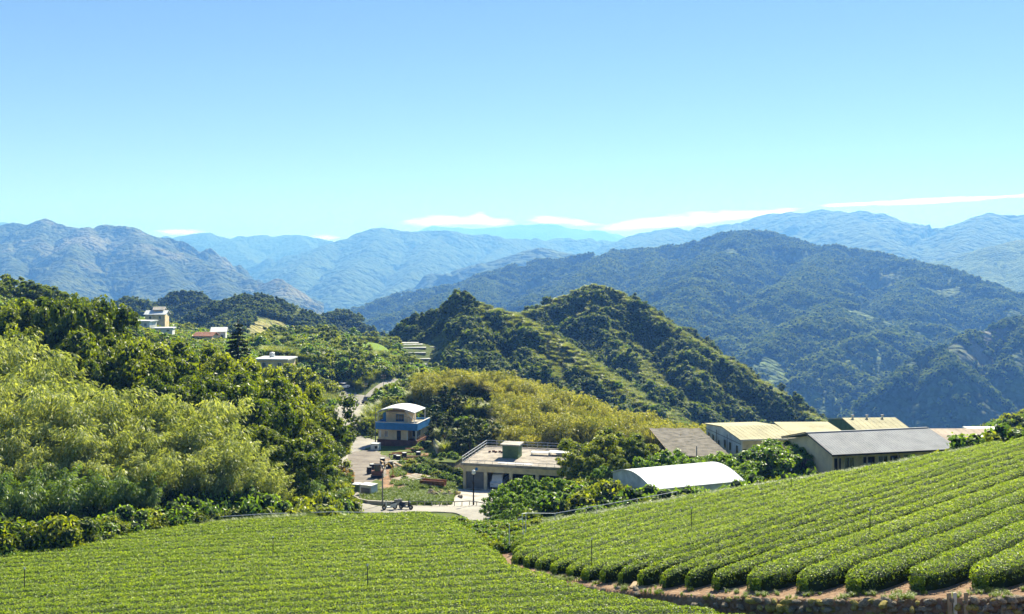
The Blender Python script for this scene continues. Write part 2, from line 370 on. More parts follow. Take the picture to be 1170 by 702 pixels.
# blue ranges behind the valley
mountain('mountain_range', 'hazy blue range between the brown mountain and the central peak', [([(150, 285, 10500), (176, 272, 10000), (235, 266, 9500), (262, 272, 9500), (290, 269, 9600), (320, 268, 9600), (350, 269, 9500), (378, 277, 9500), (430, 300, 9300)], .5, 40),
         ([(262, 272, 9500), (290, 300, 8300), (330, 325, 7200)], .5, 30), ([(200, 270, 9800), (225, 300, 8500), (260, 330, 7500)], .5, 30), ([(340, 268, 9500), (370, 300, 8300)], .5, 30)],
         (130, 460), (6200, 11500), 260, 160, 800, 250, 70, -700, M['m_far'], seed=5)
mountain('mountain_range', 'long hazy blue range rising to the central peak', [([(300, 318, 7000), (345, 295, 7300), (377, 279, 7500), (410, 268, 7700), (437, 261, 7800), (455, 264, 7800), (475, 266, 7800), (520, 264, 7900), (545, 269, 8000), (585, 273, 8200), (610, 274, 8500), (650, 273, 8800), (700, 276, 9000), (760, 280, 9000), (800, 280, 9000)], .52, 40),
         ([(437, 261, 7800), (425, 285, 6900), (400, 310, 6100), (385, 335, 5400)], .5, 40), ([(500, 265, 7850), (490, 290, 6900), (470, 315, 6000), (440, 340, 5200)], .5, 40), ([(377, 279, 7500), (350, 300, 6600), (340, 330, 5800)], .5, 40),
         ([(585, 273, 8200), (560, 295, 7200), (545, 310, 6400)], .5, 30)],
         (280, 830), (4600, 9600), 380, 220, 700, 237, 70, -600, M['m_far'], seed=6)
mountain('mountain', 'small hazy blue peak in front of the central range', [([(480, 340, 5200), (530, 315, 5000), (570, 300, 4900), (595, 291, 4800), (617, 284, 4800), (640, 289, 4800), (665, 291, 4900), (700, 300, 4900), (760, 310, 5000)], .42, 25)],
         (440, 800), (3900, 5600), 260, 110, 500, 137, 40, -500, M['m_far'], seed=7)
# brown mountain on the left
mountain('mountain', 'broad brown mountain with rocky ravines at the left edge', [([(-260, 285, 5200), (-120, 270, 5000), (0, 258, 4800), (30, 254, 4750), (55, 252, 4700), (75, 259, 4650), (95, 264, 4600), (105, 260, 4550), (140, 259, 4500), (155, 263, 4450), (170, 271, 4400), (200, 284, 4250), (230, 299, 4100), (250, 305, 4000), (275, 316, 3900), (300, 321, 3750), (318, 322, 3650), (328, 335, 3500), (345, 358, 3300)], .62, 22),
         ([(105, 260, 4550), (90, 285, 4000), (70, 315, 3500), (60, 335, 3200)], .55, 20), ([(0, 258, 4800), (10, 290, 4100), (20, 320, 3500)], .55, 20), ([(155, 263, 4450), (175, 300, 3800), (190, 325, 3400), (200, 345, 3100)], .55, 20), ([(230, 299, 4100), (245, 325, 3600), (265, 345, 3200)], .55, 20), ([(55, 252, 4700), (45, 280, 4200)], .5, 20)],
         (-320, 370), (2500, 5400), 520, 260, 380, 150, 50, -500, M['m_mid'], seed=8)
# right far ridges
mountain('mountain_range', 'hazy blue mountain wall along the skyline at the right', [([(640, 300, 8500), (690, 286, 8200), (730, 270, 8000), (765, 262, 7800), (795, 264, 7700), (815, 259, 7600), (845, 254, 7400), (880, 246, 7200), (920, 242, 7000), (960, 240, 6900), (990, 243, 6800), (1020, 252, 6700), (1050, 259, 6600), (1075, 265, 6500), (1095, 263, 6400), (1110, 250, 6300), (1125, 244, 6300), (1150, 247, 6200), (1180, 246, 6200), (1300, 262, 6200), (1400, 280, 6200)], .5, 40),
         ([(845, 254, 7400), (840, 275, 6300), (830, 290, 5600)], .45, 30), ([(960, 240, 6900), (985, 265, 5900), (1030, 285, 5200)], .45, 30), ([(1125, 244, 6300), (1110, 270, 5400), (1080, 300, 4700)], .45, 30), ([(1200, 250, 6200), (1190, 280, 5200), (1150, 305, 4500)], .45, 30), ([(765, 262, 7800), (740, 280, 6900)], .45, 30)],
         (620, 1420), (4000, 8800), 460, 190, 620, 187, 60, -500, M['m_far'], seed=9)
mountain('mountain', 'blue green ridge running down behind the forested mountain at the right edge', [([(1020, 325, 4500), (1070, 302, 4300), (1110, 290, 4200), (1150, 278, 4100), (1180, 270, 4100), (1300, 255, 4100), (1400, 270, 4200)], .45, 20), ([(1110, 290, 4200), (1130, 315, 3700), (1150, 335, 3300)], .45, 15), ([(1200, 268, 4100), (1200, 310, 3500)], .45, 15)],
         (980, 1420), (2900, 4900), 260, 120, 400, 112, 30, -500, M['m_forest'], seed=10)
# forested mountain, middle right
E_LINES = [([(395, 372, 2650), (430, 352, 2700), (470, 336, 2750), (520, 330, 2800), (560, 316, 2850), (590, 306, 2900), (620, 301, 2900), (660, 296, 2900), (700, 290, 2900), (740, 288, 2900), (780, 283, 2850), (820, 273, 2800), (850, 268, 2800), (880, 269, 2780), (900, 280, 2750), (925, 287, 2700), (950, 286, 2650), (975, 289, 2600), (1010, 295, 2500), (1050, 305, 2400), (1085, 315, 2300), (1110, 328, 2200), (1140, 345, 2050), (1170, 366, 1900), (1220, 400, 1750)], .5, 9),
         ([(850, 268, 2800), (830, 290, 2500), (800, 315, 2200), (780, 345, 1900), (770, 370, 1700)], .5, 8),
         ([(700, 290, 2900), (690, 305, 2600), (650, 330, 2300), (600, 350, 2100)], .5, 8), ([(740, 288, 2900), (745, 320, 2400), (740, 350, 2000)], .5, 8),
         ([(560, 316, 2850), (540, 335, 2500), (500, 345, 2300), (450, 365, 2150)], .5, 8),
         ([(950, 286, 2650), (930, 310, 2300), (910, 328, 2050), (892, 337, 1950), (872, 362, 1800), (845, 378, 1700), (820, 400, 1600)], .55, 8),
         ([(892, 337, 1950), (930, 345, 1900), (965, 352, 1850), (1000, 366, 1800), (1030, 379, 1780), (1060, 380, 1760), (1090, 388, 1700)], .55, 8),
         ([(965, 352, 1850), (945, 361, 1700), (920, 374, 1600), (895, 392, 1500), (870, 410, 1430), (850, 440, 1350)], .6, 8),
         ([(1030, 379, 1780), (1010, 385, 1600), (975, 395, 1500), (945, 415, 1420), (922, 440, 1350), (905, 470, 1300)], .65, 8),
         ([(1050, 305, 2400), (1040, 330, 2200), (1020, 350, 2000)], .5, 8), ([(920, 374, 1600), (950, 385, 1560), (965, 395, 1530)], .6, 5)]
oE, hE = mountain('mountain', 'broad forested mountain with many spurs filling the middle right', E_LINES, (330, 1330), (1150, 3300), 640, 360, 230, 92, 22, -420, M['m_forest'], seed=11, rnd=14)
F_LINES = [([(1500, 360, 1500), (1350, 350, 1450), (1240, 358, 1400), (1170, 367, 1350), (1140, 375, 1320), (1110, 384, 1290), (1095, 392, 1270), (1080, 400, 1250), (1055, 411, 1230), (1035, 425, 1210), (1012, 442, 1190), (988, 462, 1170), (960, 490, 1150)], 1.35, 5), ([(1095, 392, 1270), (1085, 415, 1190), (1077, 432, 1150)], 1.1, 4), ([(1170, 367, 1350), (1150, 420, 1220)], 1.0, 5)]
oF, hF = mountain('mountain', 'steep dark blue spur in shade at the right with a bright grassy crest', F_LINES, (930, 1560), (900, 1700), 420, 200, 90, 20, 8, -420, M['m_cliff'], seed=12, rnd=8)
# near pair of hills
G_LINES = [([(380, 435, 480), (430, 405, 455), (455, 393, 440), (480, 378, 432), (510, 358, 428), (530, 350, 425), (548, 350, 422), (562, 355, 418), (580, 361, 412), (600, 372, 400), (620, 386, 388), (645, 403, 374), (670, 420, 360), (695, 438, 346), (720, 455, 334), (745, 470, 322), (770, 492, 310)], .74, 1.0),
           ([(560, 362, 470), (590, 362, 485), (615, 358, 500), (640, 346, 510), (655, 337, 515), (675, 330, 518), (690, 330, 518), (705, 337, 512), (725, 349, 500), (750, 366, 488), (780, 387, 474), (810, 405, 462), (840, 422, 450), (870, 442, 440), (900, 462, 430), (930, 482, 420), (970, 520, 410)], .76, 1.2),
           ([(548, 350, 422), (540, 380, 390), (548, 400, 370), (556, 418, 350)], .7, .8), ([(675, 330, 518), (680, 370, 470), (700, 400, 440), (730, 430, 410), (770, 460, 385)], .72, 1), ([(780, 387, 474), (785, 420, 440), (800, 450, 410)], .72, 1), ([(580, 361, 412), (600, 400, 375), (620, 430, 350)], .75, .8)]
oG, hG = mountain('hill', 'pair of steep green hills in the middle with bright grassy crests', G_LINES, (330, 1040), (285, 640), 520, 260, 32, 7, 2.0, -150, M['m_near'], seed=13, rnd=3)
H_LINES = [([(-60, 352, 760), (60, 370, 740), (118, 362, 720), (135, 350, 705), (150, 346, 700), (165, 350, 690), (182, 364, 690), (200, 378, 700)], .75, 1.5), ([(178, 366, 800), (192, 347, 805), (205, 338, 810), (220, 338, 810), (236, 348, 800), (252, 364, 790), (275, 380, 770)], .8, 1),
           ([(222, 374, 640), (246, 353, 650), (275, 343, 655), (300, 341, 655), (320, 345, 650), (338, 356, 640), (352, 370, 630), (368, 384, 610), (385, 392, 590)], .72, 1.5), ([(345, 384, 720), (362, 368, 730), (388, 360, 735), (402, 365, 730), (418, 376, 715), (434, 388, 700), (450, 402, 680)], .72, 1.5),
           ([(300, 341, 655), (290, 365, 590), (270, 380, 530)], .6, 1)]
oH, hH = mountain('hill', 'cluster of small wooded hills behind the distant houses at the left', H_LINES, (-90, 500), (440, 1000), 460, 180, 45, 7, 2.5, -160, M['m_near'], seed=14, rnd=6)
# the valley floor out to the horizon
m_ = MB(); R_ = 19000
g_ = np.linspace(-R_, R_, 60); X, Y = np.meshgrid(g_, g_); Z = -560 + 30 * fbm(X / 2500, Y / 2500, 3, 5)
i = (np.arange(59)[:, None] * 60 + np.arange(59)[None]).ravel()
o = ob('ground', mesh_np('ground', np.stack([X, Y, Z], -1).reshape(-1, 3), np.stack([i, i + 1, i + 61, i + 60], -1), M['m_forest'], True)); tag(o, 'low valley floor far below, out to the horizon', 'ground', None, 'structure')
# the air
hz = MB().box(-19500, 19500, -19500, 19500, -600, HAZE_TOP)
hm, nt, out = new_mat('haze_air'); pv = N(nt, 'ShaderNodeVolumePrincipled'); pv.inputs['Color'].default_value = (*HAZE_COL, 1); pv.inputs['Density'].default_value = HAZE_D; pv.inputs['Absorption Color'].default_value = (.6, .8, 1, 1); pv.inputs['Anisotropy'].default_value = HAZE_G
nt.links.new(pv.outputs[0], out.inputs['Volume'])
ho = hz.build('haze', hm); tag(ho, 'thin blue haze filling the valleys between the mountains', 'haze', None, 'stuff')
# ------------------------------------------------------------------ near terrain
def zR(X, Y): return -10.62 + .131 * X - .121 * Y
def zL(X, Y): return -10.75 + .05 * X - .12 * Y - .35 * sstep(0, 14, X - 2)
# foot of the stone edge between the two fields (the lower field ends here)
EDGE = [(-.9, 60.5), (-.2, 56), (2.0, 51.5), (4.6, 47.2), (7.6, 44.2), (11.2, 41.2), (14.2, 39.3), (18.5, 37.2), (24, 35), (40, 29)]
CREST_R = [(-.9, 62), (.9, 67.5), (13.7, 71.8), (27.6, 75), (41.5, 80.5), (60, 90), (75, 98)]
CREST_L = [(-75, 62), (-52, 66), (-37, 71), (-26.3, 77.5), (-19, 79.8), (-13, 79.5), (-6.5, 78.8), (-3.9, 73), (-2.6, 68), (-.9, 60.5)]
def poly_x_at(pl, y):                       # x of the edge line at a given y
    p = sorted(pl, key=lambda q: q[1]); return np.interp(y, [q[1] for q in p], [q[0] for q in p])
def edge_y(x): return np.interp(x, [q[0] for q in EDGE], [q[1] for q in EDGE])
def crestR(x): return np.interp(x, [q[0] for q in CREST_R], [q[1] for q in CREST_R])
def crestL(x): return np.interp(x, [q[0] for q in CREST_L], [q[1] for q in CREST_L])
CT = []
def c(*a):
    for px, py, d in a: CT.append(tuple(P(px, py, d)))
# road, yard and the two houses by it
c((560, 596, 98), (540, 580, 112), (500, 580, 113), (480, 584, 110), (440, 584, 110), (410, 588, 108), (395, 572, 116), (396, 556, 124), (408, 545, 132), (385, 515, 155), (380, 510, 160), (400, 500, 170), (388, 500, 172), (403, 482, 200), (400, 470, 222), (420, 463, 245), (390, 461, 248))
c((529, 558, 130), (560, 560, 129), (600, 562, 128), (650, 562, 126), (545, 548, 142), (650, 548, 138), (430, 530, 145), (400, 530, 145), (480, 545, 133), (500, 560, 126), (430, 510, 160), (490, 507, 162), (460, 503, 170), (500, 535, 141), (460, 525, 148))
# behind the field crests, plants and sheds
c((640, 585, 97), (600, 592, 94), (700, 572, 97), (740, 572, 92), (700, 560, 110), (650, 560, 118))
for q in [(12, 92, -24.3), (24, 92, -24.5), (12, 108, -25.5), (24, 108, -25.5), (34, 104, -24.2), (50, 106, -24.2), (48, 120, -25.5), (34, 120, -26), (22, 118, -27.5), (22, 138, -29), (30, 130, -28), (44, 135, -28), (60, 140, -29), (72, 140, -29), (52, 160, -31), (62, 160, -32),
          (75, 110, -22), (88, 150, -27), (98, 165, -27), (90, 170, -27), (120, 150, -22), (130, 200, -60), (60, 190, -60), (80, 210, -80),
          # the plume-covered hump and the hollow behind it
          (-12, 190, -25.6), (2.5, 185, -27), (16.5, 172, -29.6), (26, 160, -31), (8, 150, -29.8), (-8, 165, -28.3), (-14, 175, -28.8), (20, 190, -37), (5, 205, -34), (-12, 215, -31), (40, 190, -52), (20, 260, -70), (60, 300, -90), (110, 300, -100), (0, 300, -60),
          # slope on the left, under the grove and the big trees
          (-52, 74, -22.5), (-70, 74, -22.5), (-40, 84, -23.5), (-26, 88, -24.5), (-58, 90, -23), (-70, 100, -20), (-50, 105, -23), (-35, 105, -25.5), (-25, 118, -28.5), (-30, 130, -28.5), (-45, 130, -24), (-60, 130, -20), (-80, 130, -15), (-40, 160, -27), (-60, 165, -21), (-85, 165, -14), (-33, 180, -30),
          (-40, 210, -31), (-60, 210, -27), (-90, 210, -14), (-120, 210, -8), (-130, 120, -8), (-120, 80, -14),
          (-12, 245, -33), (-22, 255, -34), (-30, 275, -33),
          (0, 62, -18.2), (-4, 66, -19.4), (-2, 82, -22.5), (3, 76, -20.5), (5, 88, -24)]: CT.append(q)
c((340, 412, 255), (300, 425, 225), (350, 408, 285), (260, 410, 255), (160, 395, 290), (240, 396, 320), (160, 378, 345), (125, 368, 400), (0, 345, 250), (60, 368, 270), (200, 386, 350), (185, 374, 400), (280, 395, 380),
  (400, 392, 350), (440, 396, 350), (395, 408, 300), (440, 412, 300), (360, 392, 380), (320, 390, 410), (462, 420, 350), (480, 428, 352), (500, 432, 350), (475, 430, 320), (500, 438, 310), (475, 432, 290), (440, 430, 270), (500, 432, 245), (480, 425, 330), (455, 392, 405), (510, 396, 400), (470, 420, 372), (510, 424, 372), (560, 440, 380),
  (380, 432, 262), (330, 440, 240), (380, 398, 450), (250, 392, 470), (100, 384, 470), (-100, 350, 300), (-300, 320, 300), (-200, 360, 470), (560, 470, 460), (420, 420, 470))
for x in np.linspace(-70, 12, 9):
    for f_ in (.25, .6, .97): CT.append((x, f_ * crestL(x) if x < 0 else f_ * edge_y(x), zL(x, (f_ * crestL(x) if x < 0 else f_ * edge_y(x)))))
for x in np.linspace(5, 70, 8):
    for f_ in (.3, .98): y = edge_y(x) + (crestR(x) - edge_y(x)) * f_; CT.append((x, y, zR(x, y)))
for q in ((0, 3), (-20, 3), (20, 3), (40, 12)): CT.append((*q, zL(*q)))
CT = np.array(CT); TS = 60.0
def _k(r2): return .5 * r2 * np.log(r2 + 1e-9)
A_ = CT[:, :2] / TS; n_ = len(A_)
K_ = _k(((A_[:, None] - A_[None]) ** 2).sum(-1)) + np.eye(n_) * 2e-3
Pm = np.hstack([np.ones((n_, 1)), A_]); Mx = np.block([[K_, Pm], [Pm.T, np.zeros((3, 3))]])
CO_ = np.linalg.solve(Mx, np.concatenate([CT[:, 2], np.zeros(3)]))
def tps(X, Y, A_=A_, CO_=CO_, n_=n_):
    X = np.asarray(X, float); Y = np.asarray(Y, float); sh = X.shape; x = X.ravel() / TS; y = Y.ravel() / TS; r = np.zeros(len(x))
    for i in range(0, len(x), 20000):
        d = (x[i:i + 20000, None] - A_[None, :, 0]) ** 2 + (y[i:i + 20000, None] - A_[None, :, 1]) ** 2
        r[i:i + 20000] = _k(d) @ CO_[:n_] + CO_[n_] + CO_[n_ + 1] * x[i:i + 20000] + CO_[n_ + 2] * y[i:i + 20000]
    return r.reshape(sh)
def terrain(X, Y):
    X = np.asarray(X, float); Y = np.asarray(Y, float)
    Z = tps(X, Y) + .25 * fbm(X / 9, Y / 9, 3, 77) * sstep(80, 130, Y)
    ey, cr, cl = edge_y(X), crestR(X), crestL(X)
    # right field and the path before it, left field beyond the stone edge
    wR = sstep(-.25, .15, Y - ey) * (X > -.95) * (1 - sstep(0, 6, Y - cr)) 
    lim = np.where(X > -.9, ey, cl)
    wL = np.where(X > -.9, 1 - sstep(-.25, .15, Y - ey), 1 - sstep(0, 5, Y - cl))
    Z = Z * (1 - wR) * (1 - wL) + zR(X, Y) * wR + zL(X, Y) * wL * (1 - wR)
    return Z
def tz(x, y): return float(terrain(np.array([x]), np.array([y]))[0])
u = np.linspace(-.95, .95, 560); vv = np.concatenate([np.geomspace(1.5, 30, 60)[:-1], np.geomspace(30, 85, 330)[:-1], np.geomspace(85, 470, 300)])
U, Y = np.meshgrid(u, vv); X = U * Y; Z = terrain(X, Y)
nu = len(u); i = (np.arange(len(vv) - 1)[:, None] * nu + np.arange(nu - 1)[None])
cx_ = X[:-1, :-1]; cy_ = Y[:-1, :-1]; fld = (cy_ < np.where(cx_ > -.9, crestR(cx_), crestL(cx_)) + .8)
lawn = ((cx_ - GX(425, 350)) ** 2 / 120 + (cy_ - 345) ** 2 / 1600 < 1)
i = i.ravel()
o = ob('terrain', mesh_np('terrain', np.stack([X, Y, Z], -1).reshape(-1, 3), np.stack([i, i + 1, i + nu + 1, i + nu], -1), [M['ground'], M['soil'], M['lawn']], True, mi=np.where(fld, 1, np.where(lawn, 2, 0)).ravel()))
tag(o, 'hillside and brown field soil falling away from the camera to the village', 'terrain', None, 'structure')
# patches laid on the terrain
def drape(name, pl, w, mat, lift, label, cat='road', n=14, thick=.12):
    """a ribbon of given half-widths following the ground, with edges that reach into it"""
    pts = []
    for a, b in zip(pl[:-1], pl[1:]):
        for k in range(n): pts.append(np.array(a) + (np.array(b) - np.array(a)) * k / n)
    pts.append(np.array(pl[-1])); pts = np.array(pts, float)
    for _ in range(n): pts[1:-1] = (pts[:-2] + pts[1:-1] * 2 + pts[2:]) / 4
    d = np.gradient(pts[:, :2], axis=0); d /= np.linalg.norm(d, axis=1)[:, None]; nr = np.stack([-d[:, 1], d[:, 0]], 1)
    hw = pts[:, 2]; cols = [-1.0, -.999, -.6, -.2, .2, .6, .999, 1.0]; V = []
    for j, t in enumerate(cols):
        q = pts[:, :2] + nr * (hw * t)[:, None]; z = terrain(q[:, 0], q[:, 1]) + (lift if abs(t) < 1 else -thick * 3); V.append(np.column_stack([q, z]))
    V = np.stack(V, 1).reshape(-1, 3); m = len(cols); i = (np.arange(len(pts) - 1)[:, None] * m + np.arange(m - 1)[None]).ravel()
    o = ob(name, mesh_np(name, V, np.stack([i, i + m, i + m + 1, i + 1], -1), mat, False)); return tag(o, label, cat, None, 'structure')
def patch(name, poly, mat, lift, label, cat, n=40, wig=.8):
    poly = np.array(poly, float); x0, y0 = poly.min(0) - 1; x1, y1 = poly.max(0) + 1
    gx, gy = np.meshgrid(np.linspace(x0, x1, n), np.linspace(y0, y1, n))
    def inside(x, y):
        r = np.zeros(x.shape, bool); j = len(poly) - 1
        for k in range(len(poly)):
            a, b = poly[k], poly[j]; cnd = ((a[1] > y) != (b[1] > y)) & (x < (b[0] - a[0]) * (y - a[1]) / (b[1] - a[1] + 1e-12) + a[0]); r ^= cnd; j = k
        return r
    ins = inside(gx + wig * perlin(gx / 2, gy / 2, 5), gy + wig * perlin(gx / 2, gy / 2, 6)); Z = terrain(gx, gy) + np.where(ins, lift, -.25)
    ins2 = ins.copy(); ins2[1:] |= ins[:-1]; ins2[:-1] |= ins[1:]; ins2[:, 1:] |= ins[:, :-1]; ins2[:, :-1] |= ins[:, 1:]
    V = np.stack([gx, gy, Z], -1).reshape(-1, 3); i = (np.arange(n - 1)[:, None] * n + np.arange(n - 1)[None]); k = (ins2[:-1, :-1] & ins2[1:, 1:] & ins2[1:, :-1] & ins2[:-1, 1:]); i = i[k]
    o = ob(name, mesh_np(name, V, np.stack([i, i + 1, i + n + 1, i + n], -1), mat, True)); return tag(o, label, cat, None, 'structure')
def R_(px, d, w): return (GX(px, d), d, w)
ROAD = [R_(610, 84, 2.2), R_(575, 97, 2.4), R_(545, 108, 2.3), R_(510, 111, 2.2), R_(470, 111.5, 2.2), R_(430, 110, 2.2), R_(400, 112, 2.3), R_(384, 122, 2.3), R_(374, 138, 2.5), R_(378, 155, 2.8), R_(387, 172, 2.9), R_(398, 195, 3), R_(400, 220, 3.2), R_(410, 243, 3), R_(440, 262, 2.6), R_(500, 285, 2.4)]
drape('road', ROAD, None, M['road'], .10, 'pale concrete village road curving round the yard and up past the parked cars', 'road')
patch('forecourt', [(GX(385, 155), 152), (GX(372, 165), 166), (GX(395, 175), 176), (GX(432, 166), 168), (GX(430, 163), 162), (GX(412, 158), 155)], M['road'], .06, 'pale concrete apron beside the house with the blue band', 'forecourt')
patch('forecourt', [(GX(495, 114), 113), (GX(497, 122), 123), (GX(525, 129), 129), (GX(575, 128), 129), (GX(560, 112), 111)], M['concrete'], .05, 'concrete forecourt in front of the flat-roofed garage', 'forecourt')
patch('parking_area', [(GX(383, 236), 232), (GX(384, 250), 256), (GX(440, 250), 256), (GX(438, 240), 238), (GX(415, 232), 226)], M['road'], .07, 'pale parking area at the top of the road with dark cars', 'parking area')
patch('yard', [(GX(386, 150), 149), (GX(388, 132), 134), (GX(400, 124), 124), (GX(440, 130), 130), (GX(445, 150), 150), (GX(425, 157), 158), (GX(405, 154), 155)], M['gravel'], .045, 'grey gravel yard between the road and the scrap heap', 'yard')
patch('earth_bed', [(GX(436, 121), 118), (GX(436, 145), 150), (GX(490, 152), 155), (GX(500, 140), 140), (GX(470, 128), 128), (GX(480, 122), 119)], M['dirt'], .04, 'bare red brown earth between the house and the roadside verge', 'bare earth')
patch('verge', [(GX(405, 117), 116), (GX(415, 120), 121), (GX(470, 122), 123), (GX(496, 120), 121), (GX(493, 115), 115), (GX(450, 115), 115)], M['lawn'], .06, 'green grass verge along the inside of the road bend', 'grass verge')
patch('earth_bank', [(.5, 80), (1.5, 92), (14, 89), (13, 82), (7, 77)], M['dirt'], .05, 'bare red brown slope beyond the top of the right tea field', 'bare earth')
# ------------------------------------------------------------------ tea rows
LEAFS = {}
def leaf_quads(C_, nrm, size, asp=.5, rng=RNG):
    """one pointed four-sided blade per centre, facing roughly along nrm"""
    n = len(C_); a = rng.normal(size=(n, 3)); a -= nrm * (a * nrm).sum(1)[:, None]; a /= np.linalg.norm(a, axis=1)[:, None] + 1e-9
    b = np.cross(nrm, a); s = np.asarray(size).reshape(-1, 1) * np.ones((n, 1))
    V = np.stack([C_ - a * s, C_ + b * s * asp, C_ + a * s, C_ - b * s * asp], 1)
    V[:, 1] += nrm * s * .18; V[:, 3] += nrm * s * .18
    return V.reshape(-1, 3)
def unit_(a): return a / np.linalg.norm(a, axis=1)[:, None]
def tea_row(p0, p1, hw, h, zf, dens, lsize, label, group, seed, taper0=True, cur=0.0):
    """a clipped hedge of tea: a twiggy dark core and a skin of small upright leaves"""
    p0 = np.array(p0, float); p1 = np.array(p1, float); Ln = np.linalg.norm(p1 - p0); d = (p1 - p0) / Ln; nr = np.array([-d[1], d[0]])
    ns = max(4, int(Ln / .45)); t = np.linspace(0, 1, ns + 1); prof = np.array([(-1, .0), (-1.02, .35), (-.97, .72), (-.75, .93), (-.35, 1), (.35, 1), (.75, .93), (.97, .72), (1.02, .35), (1, 0)])
    def cen(t): s_ = t * Ln; off = cur * np.sin(t * 3.0) + .12 * perlin(s_ / 6, s_ * 0 + seed * 1.7, 5); return p0 + d * s_[:, None] + nr * off[:, None]
    def rad_(t):
        e = np.minimum(t * Ln, (1 - t) * Ln); return .35 + .65 * np.sqrt(np.clip(e / 1.1, 0, 1))
    cc = cen(t); ra = rad_(t); wob = 1 + .06 * perlin(t * Ln / 1.3, t * 0 + seed, 8)
    zg = zf(cc[:, 0], cc[:, 1]); V = []
    for q, z in prof:
        xy = cc + nr * (q * (hw - .08) * ra * wob)[:, None]; V.append(np.column_stack([xy, zf(xy[:, 0], xy[:, 1]) - .05 + z * (h - .06) * (.55 + .45 * ra)]))
    V = np.stack(V, 1).reshape(-1, 3); m = len(prof); i = (np.arange(ns)[:, None] * m + np.arange(m - 1)[None]).ravel()
    F1 = np.stack([i, i + m, i + m + 1, i + 1], -1); mi1 = np.zeros(len(F1), int)
    capf = np.array([[k, k + 1, m - 2 - k, m - 1 - k] for k in range(m // 2 - 1)]); capf = np.vstack([capf, capf[:, ::-1] + ns * m])
    # leaves
    n = int(Ln * hw * 2.3 * dens); tt = RNG.random(n); cc = cen(tt); ra = rad_(tt)
    # distance along the rounded section: mostly the top, then the two flanks
    w = RNG.random(n); q = np.where(w < .70, RNG.uniform(-.85, .85, n), np.where(RNG.random(n) < .62, -1, 1) * RNG.uniform(.85, 1.03, n))
    zt = np.interp(np.abs(q), [0, .35, .75, .9, .97], [1, 1, .93, .84, .72]); fl = np.abs(q) > .93; zt = np.where(fl, RNG.uniform(.25, .8, n), zt)
    xy = cc + nr * (q * hw * ra)[:, None]; lump = .07 * perlin(xy[:, 0] * 2.1, xy[:, 1] * 2.1, 12) + .08 * perlin(xy[:, 0] * .5, xy[:, 1] * .5, 14)
    z = zf(xy[:, 0], xy[:, 1]) + zt * h * (.55 + .45 * ra) + lump + RNG.uniform(-.05, .05, n)
    sq = np.where(fl, np.sign(q) * 1.6, q * .5); nn = np.column_stack([nr[0] * sq, nr[1] * sq, np.ones(n) * .9]) + RNG.normal(size=(n, 3)) * .55
    nn /= np.linalg.norm(nn, axis=1)[:, None]
    for e_ in (0, 1):                       # the rounded ends
        m_ = int(dens * hw * 1.6); s_ = RNG.uniform(-1, 1, m_); zz = RNG.uniform(.12, .95, m_); o_ = (1 - .45 * s_ ** 2) * .16 * np.sqrt(1.05 - zz ** 3) + .02; cE = cen(np.full(m_, float(e_))); rE = .38
        pE = cE + nr * (s_ * hw * rE)[:, None] + d * ((o_ if e_ else -o_))[:, None]; zE = zf(pE[:, 0], pE[:, 1]) + zz * h * .72; nE = np.column_stack([nr[0] * s_ + d[0] * (1 if e_ else -1), nr[1] * s_ + d[1] * (1 if e_ else -1), np.full(m_, .4)]) + RNG.normal(size=(m_, 3)) * .5
        xy = np.vstack([xy, pE]); z = np.concatenate([z, zE]); nn = np.vstack([nn, unit_(nE)]); zt = np.concatenate([zt, zz]); n += m_
    LV = leaf_quads(np.column_stack([xy, z]), nn, lsize * RNG.uniform(.6, 1.3, n), .45)
    b = len(V); LF = (np.arange(n)[:, None] * 4 + np.arange(4)[None]) + b
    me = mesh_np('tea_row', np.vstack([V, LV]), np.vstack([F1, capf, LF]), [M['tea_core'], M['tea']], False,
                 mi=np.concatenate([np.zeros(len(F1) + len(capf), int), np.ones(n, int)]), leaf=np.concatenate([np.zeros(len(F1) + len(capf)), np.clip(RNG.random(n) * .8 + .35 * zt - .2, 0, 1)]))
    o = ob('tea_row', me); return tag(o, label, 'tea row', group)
ORD = 'first second third fourth fifth sixth seventh eighth ninth tenth eleventh twelfth thirteenth fourteenth fifteenth sixteenth seventeenth eighteenth nineteenth twentieth'.split()
def ordinal(n):
    if n <= 20: return ORD[n - 1]
    t = {2: 'twenty', 3: 'thirty', 4: 'forty'}[n // 10]; return t + '-' + ORD[n % 10 - 1] if n % 10 else {3: 'thirtieth', 4: 'fortieth'}[n // 10]
# left field: rows along the contour, left to right
k = 0; y = 36.5
while y < 79.2:
    # the row runs from the left outside of the picture to the stone edge or the crest on the right
    xs = np.linspace(-64, 24, 400); ya = y + .012 * xs
    ok = (ya < crestL(xs) - .3) & (xs < -1.2) | (ya < edge_y(xs) - .75) & (xs >= -1.2); xs = xs[ok]
    if len(xs) > 5:
        x0, x1 = max(xs[0], -(.56 * y + 3)), min(xs[-1], .56 * y + 2); k += 1; d_ = 230 * (45 / max(y, 45)) ** 1.2
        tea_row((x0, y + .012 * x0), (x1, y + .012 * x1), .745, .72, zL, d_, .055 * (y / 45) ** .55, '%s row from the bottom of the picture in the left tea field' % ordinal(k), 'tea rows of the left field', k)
    y += 1.43
NLEFT = k
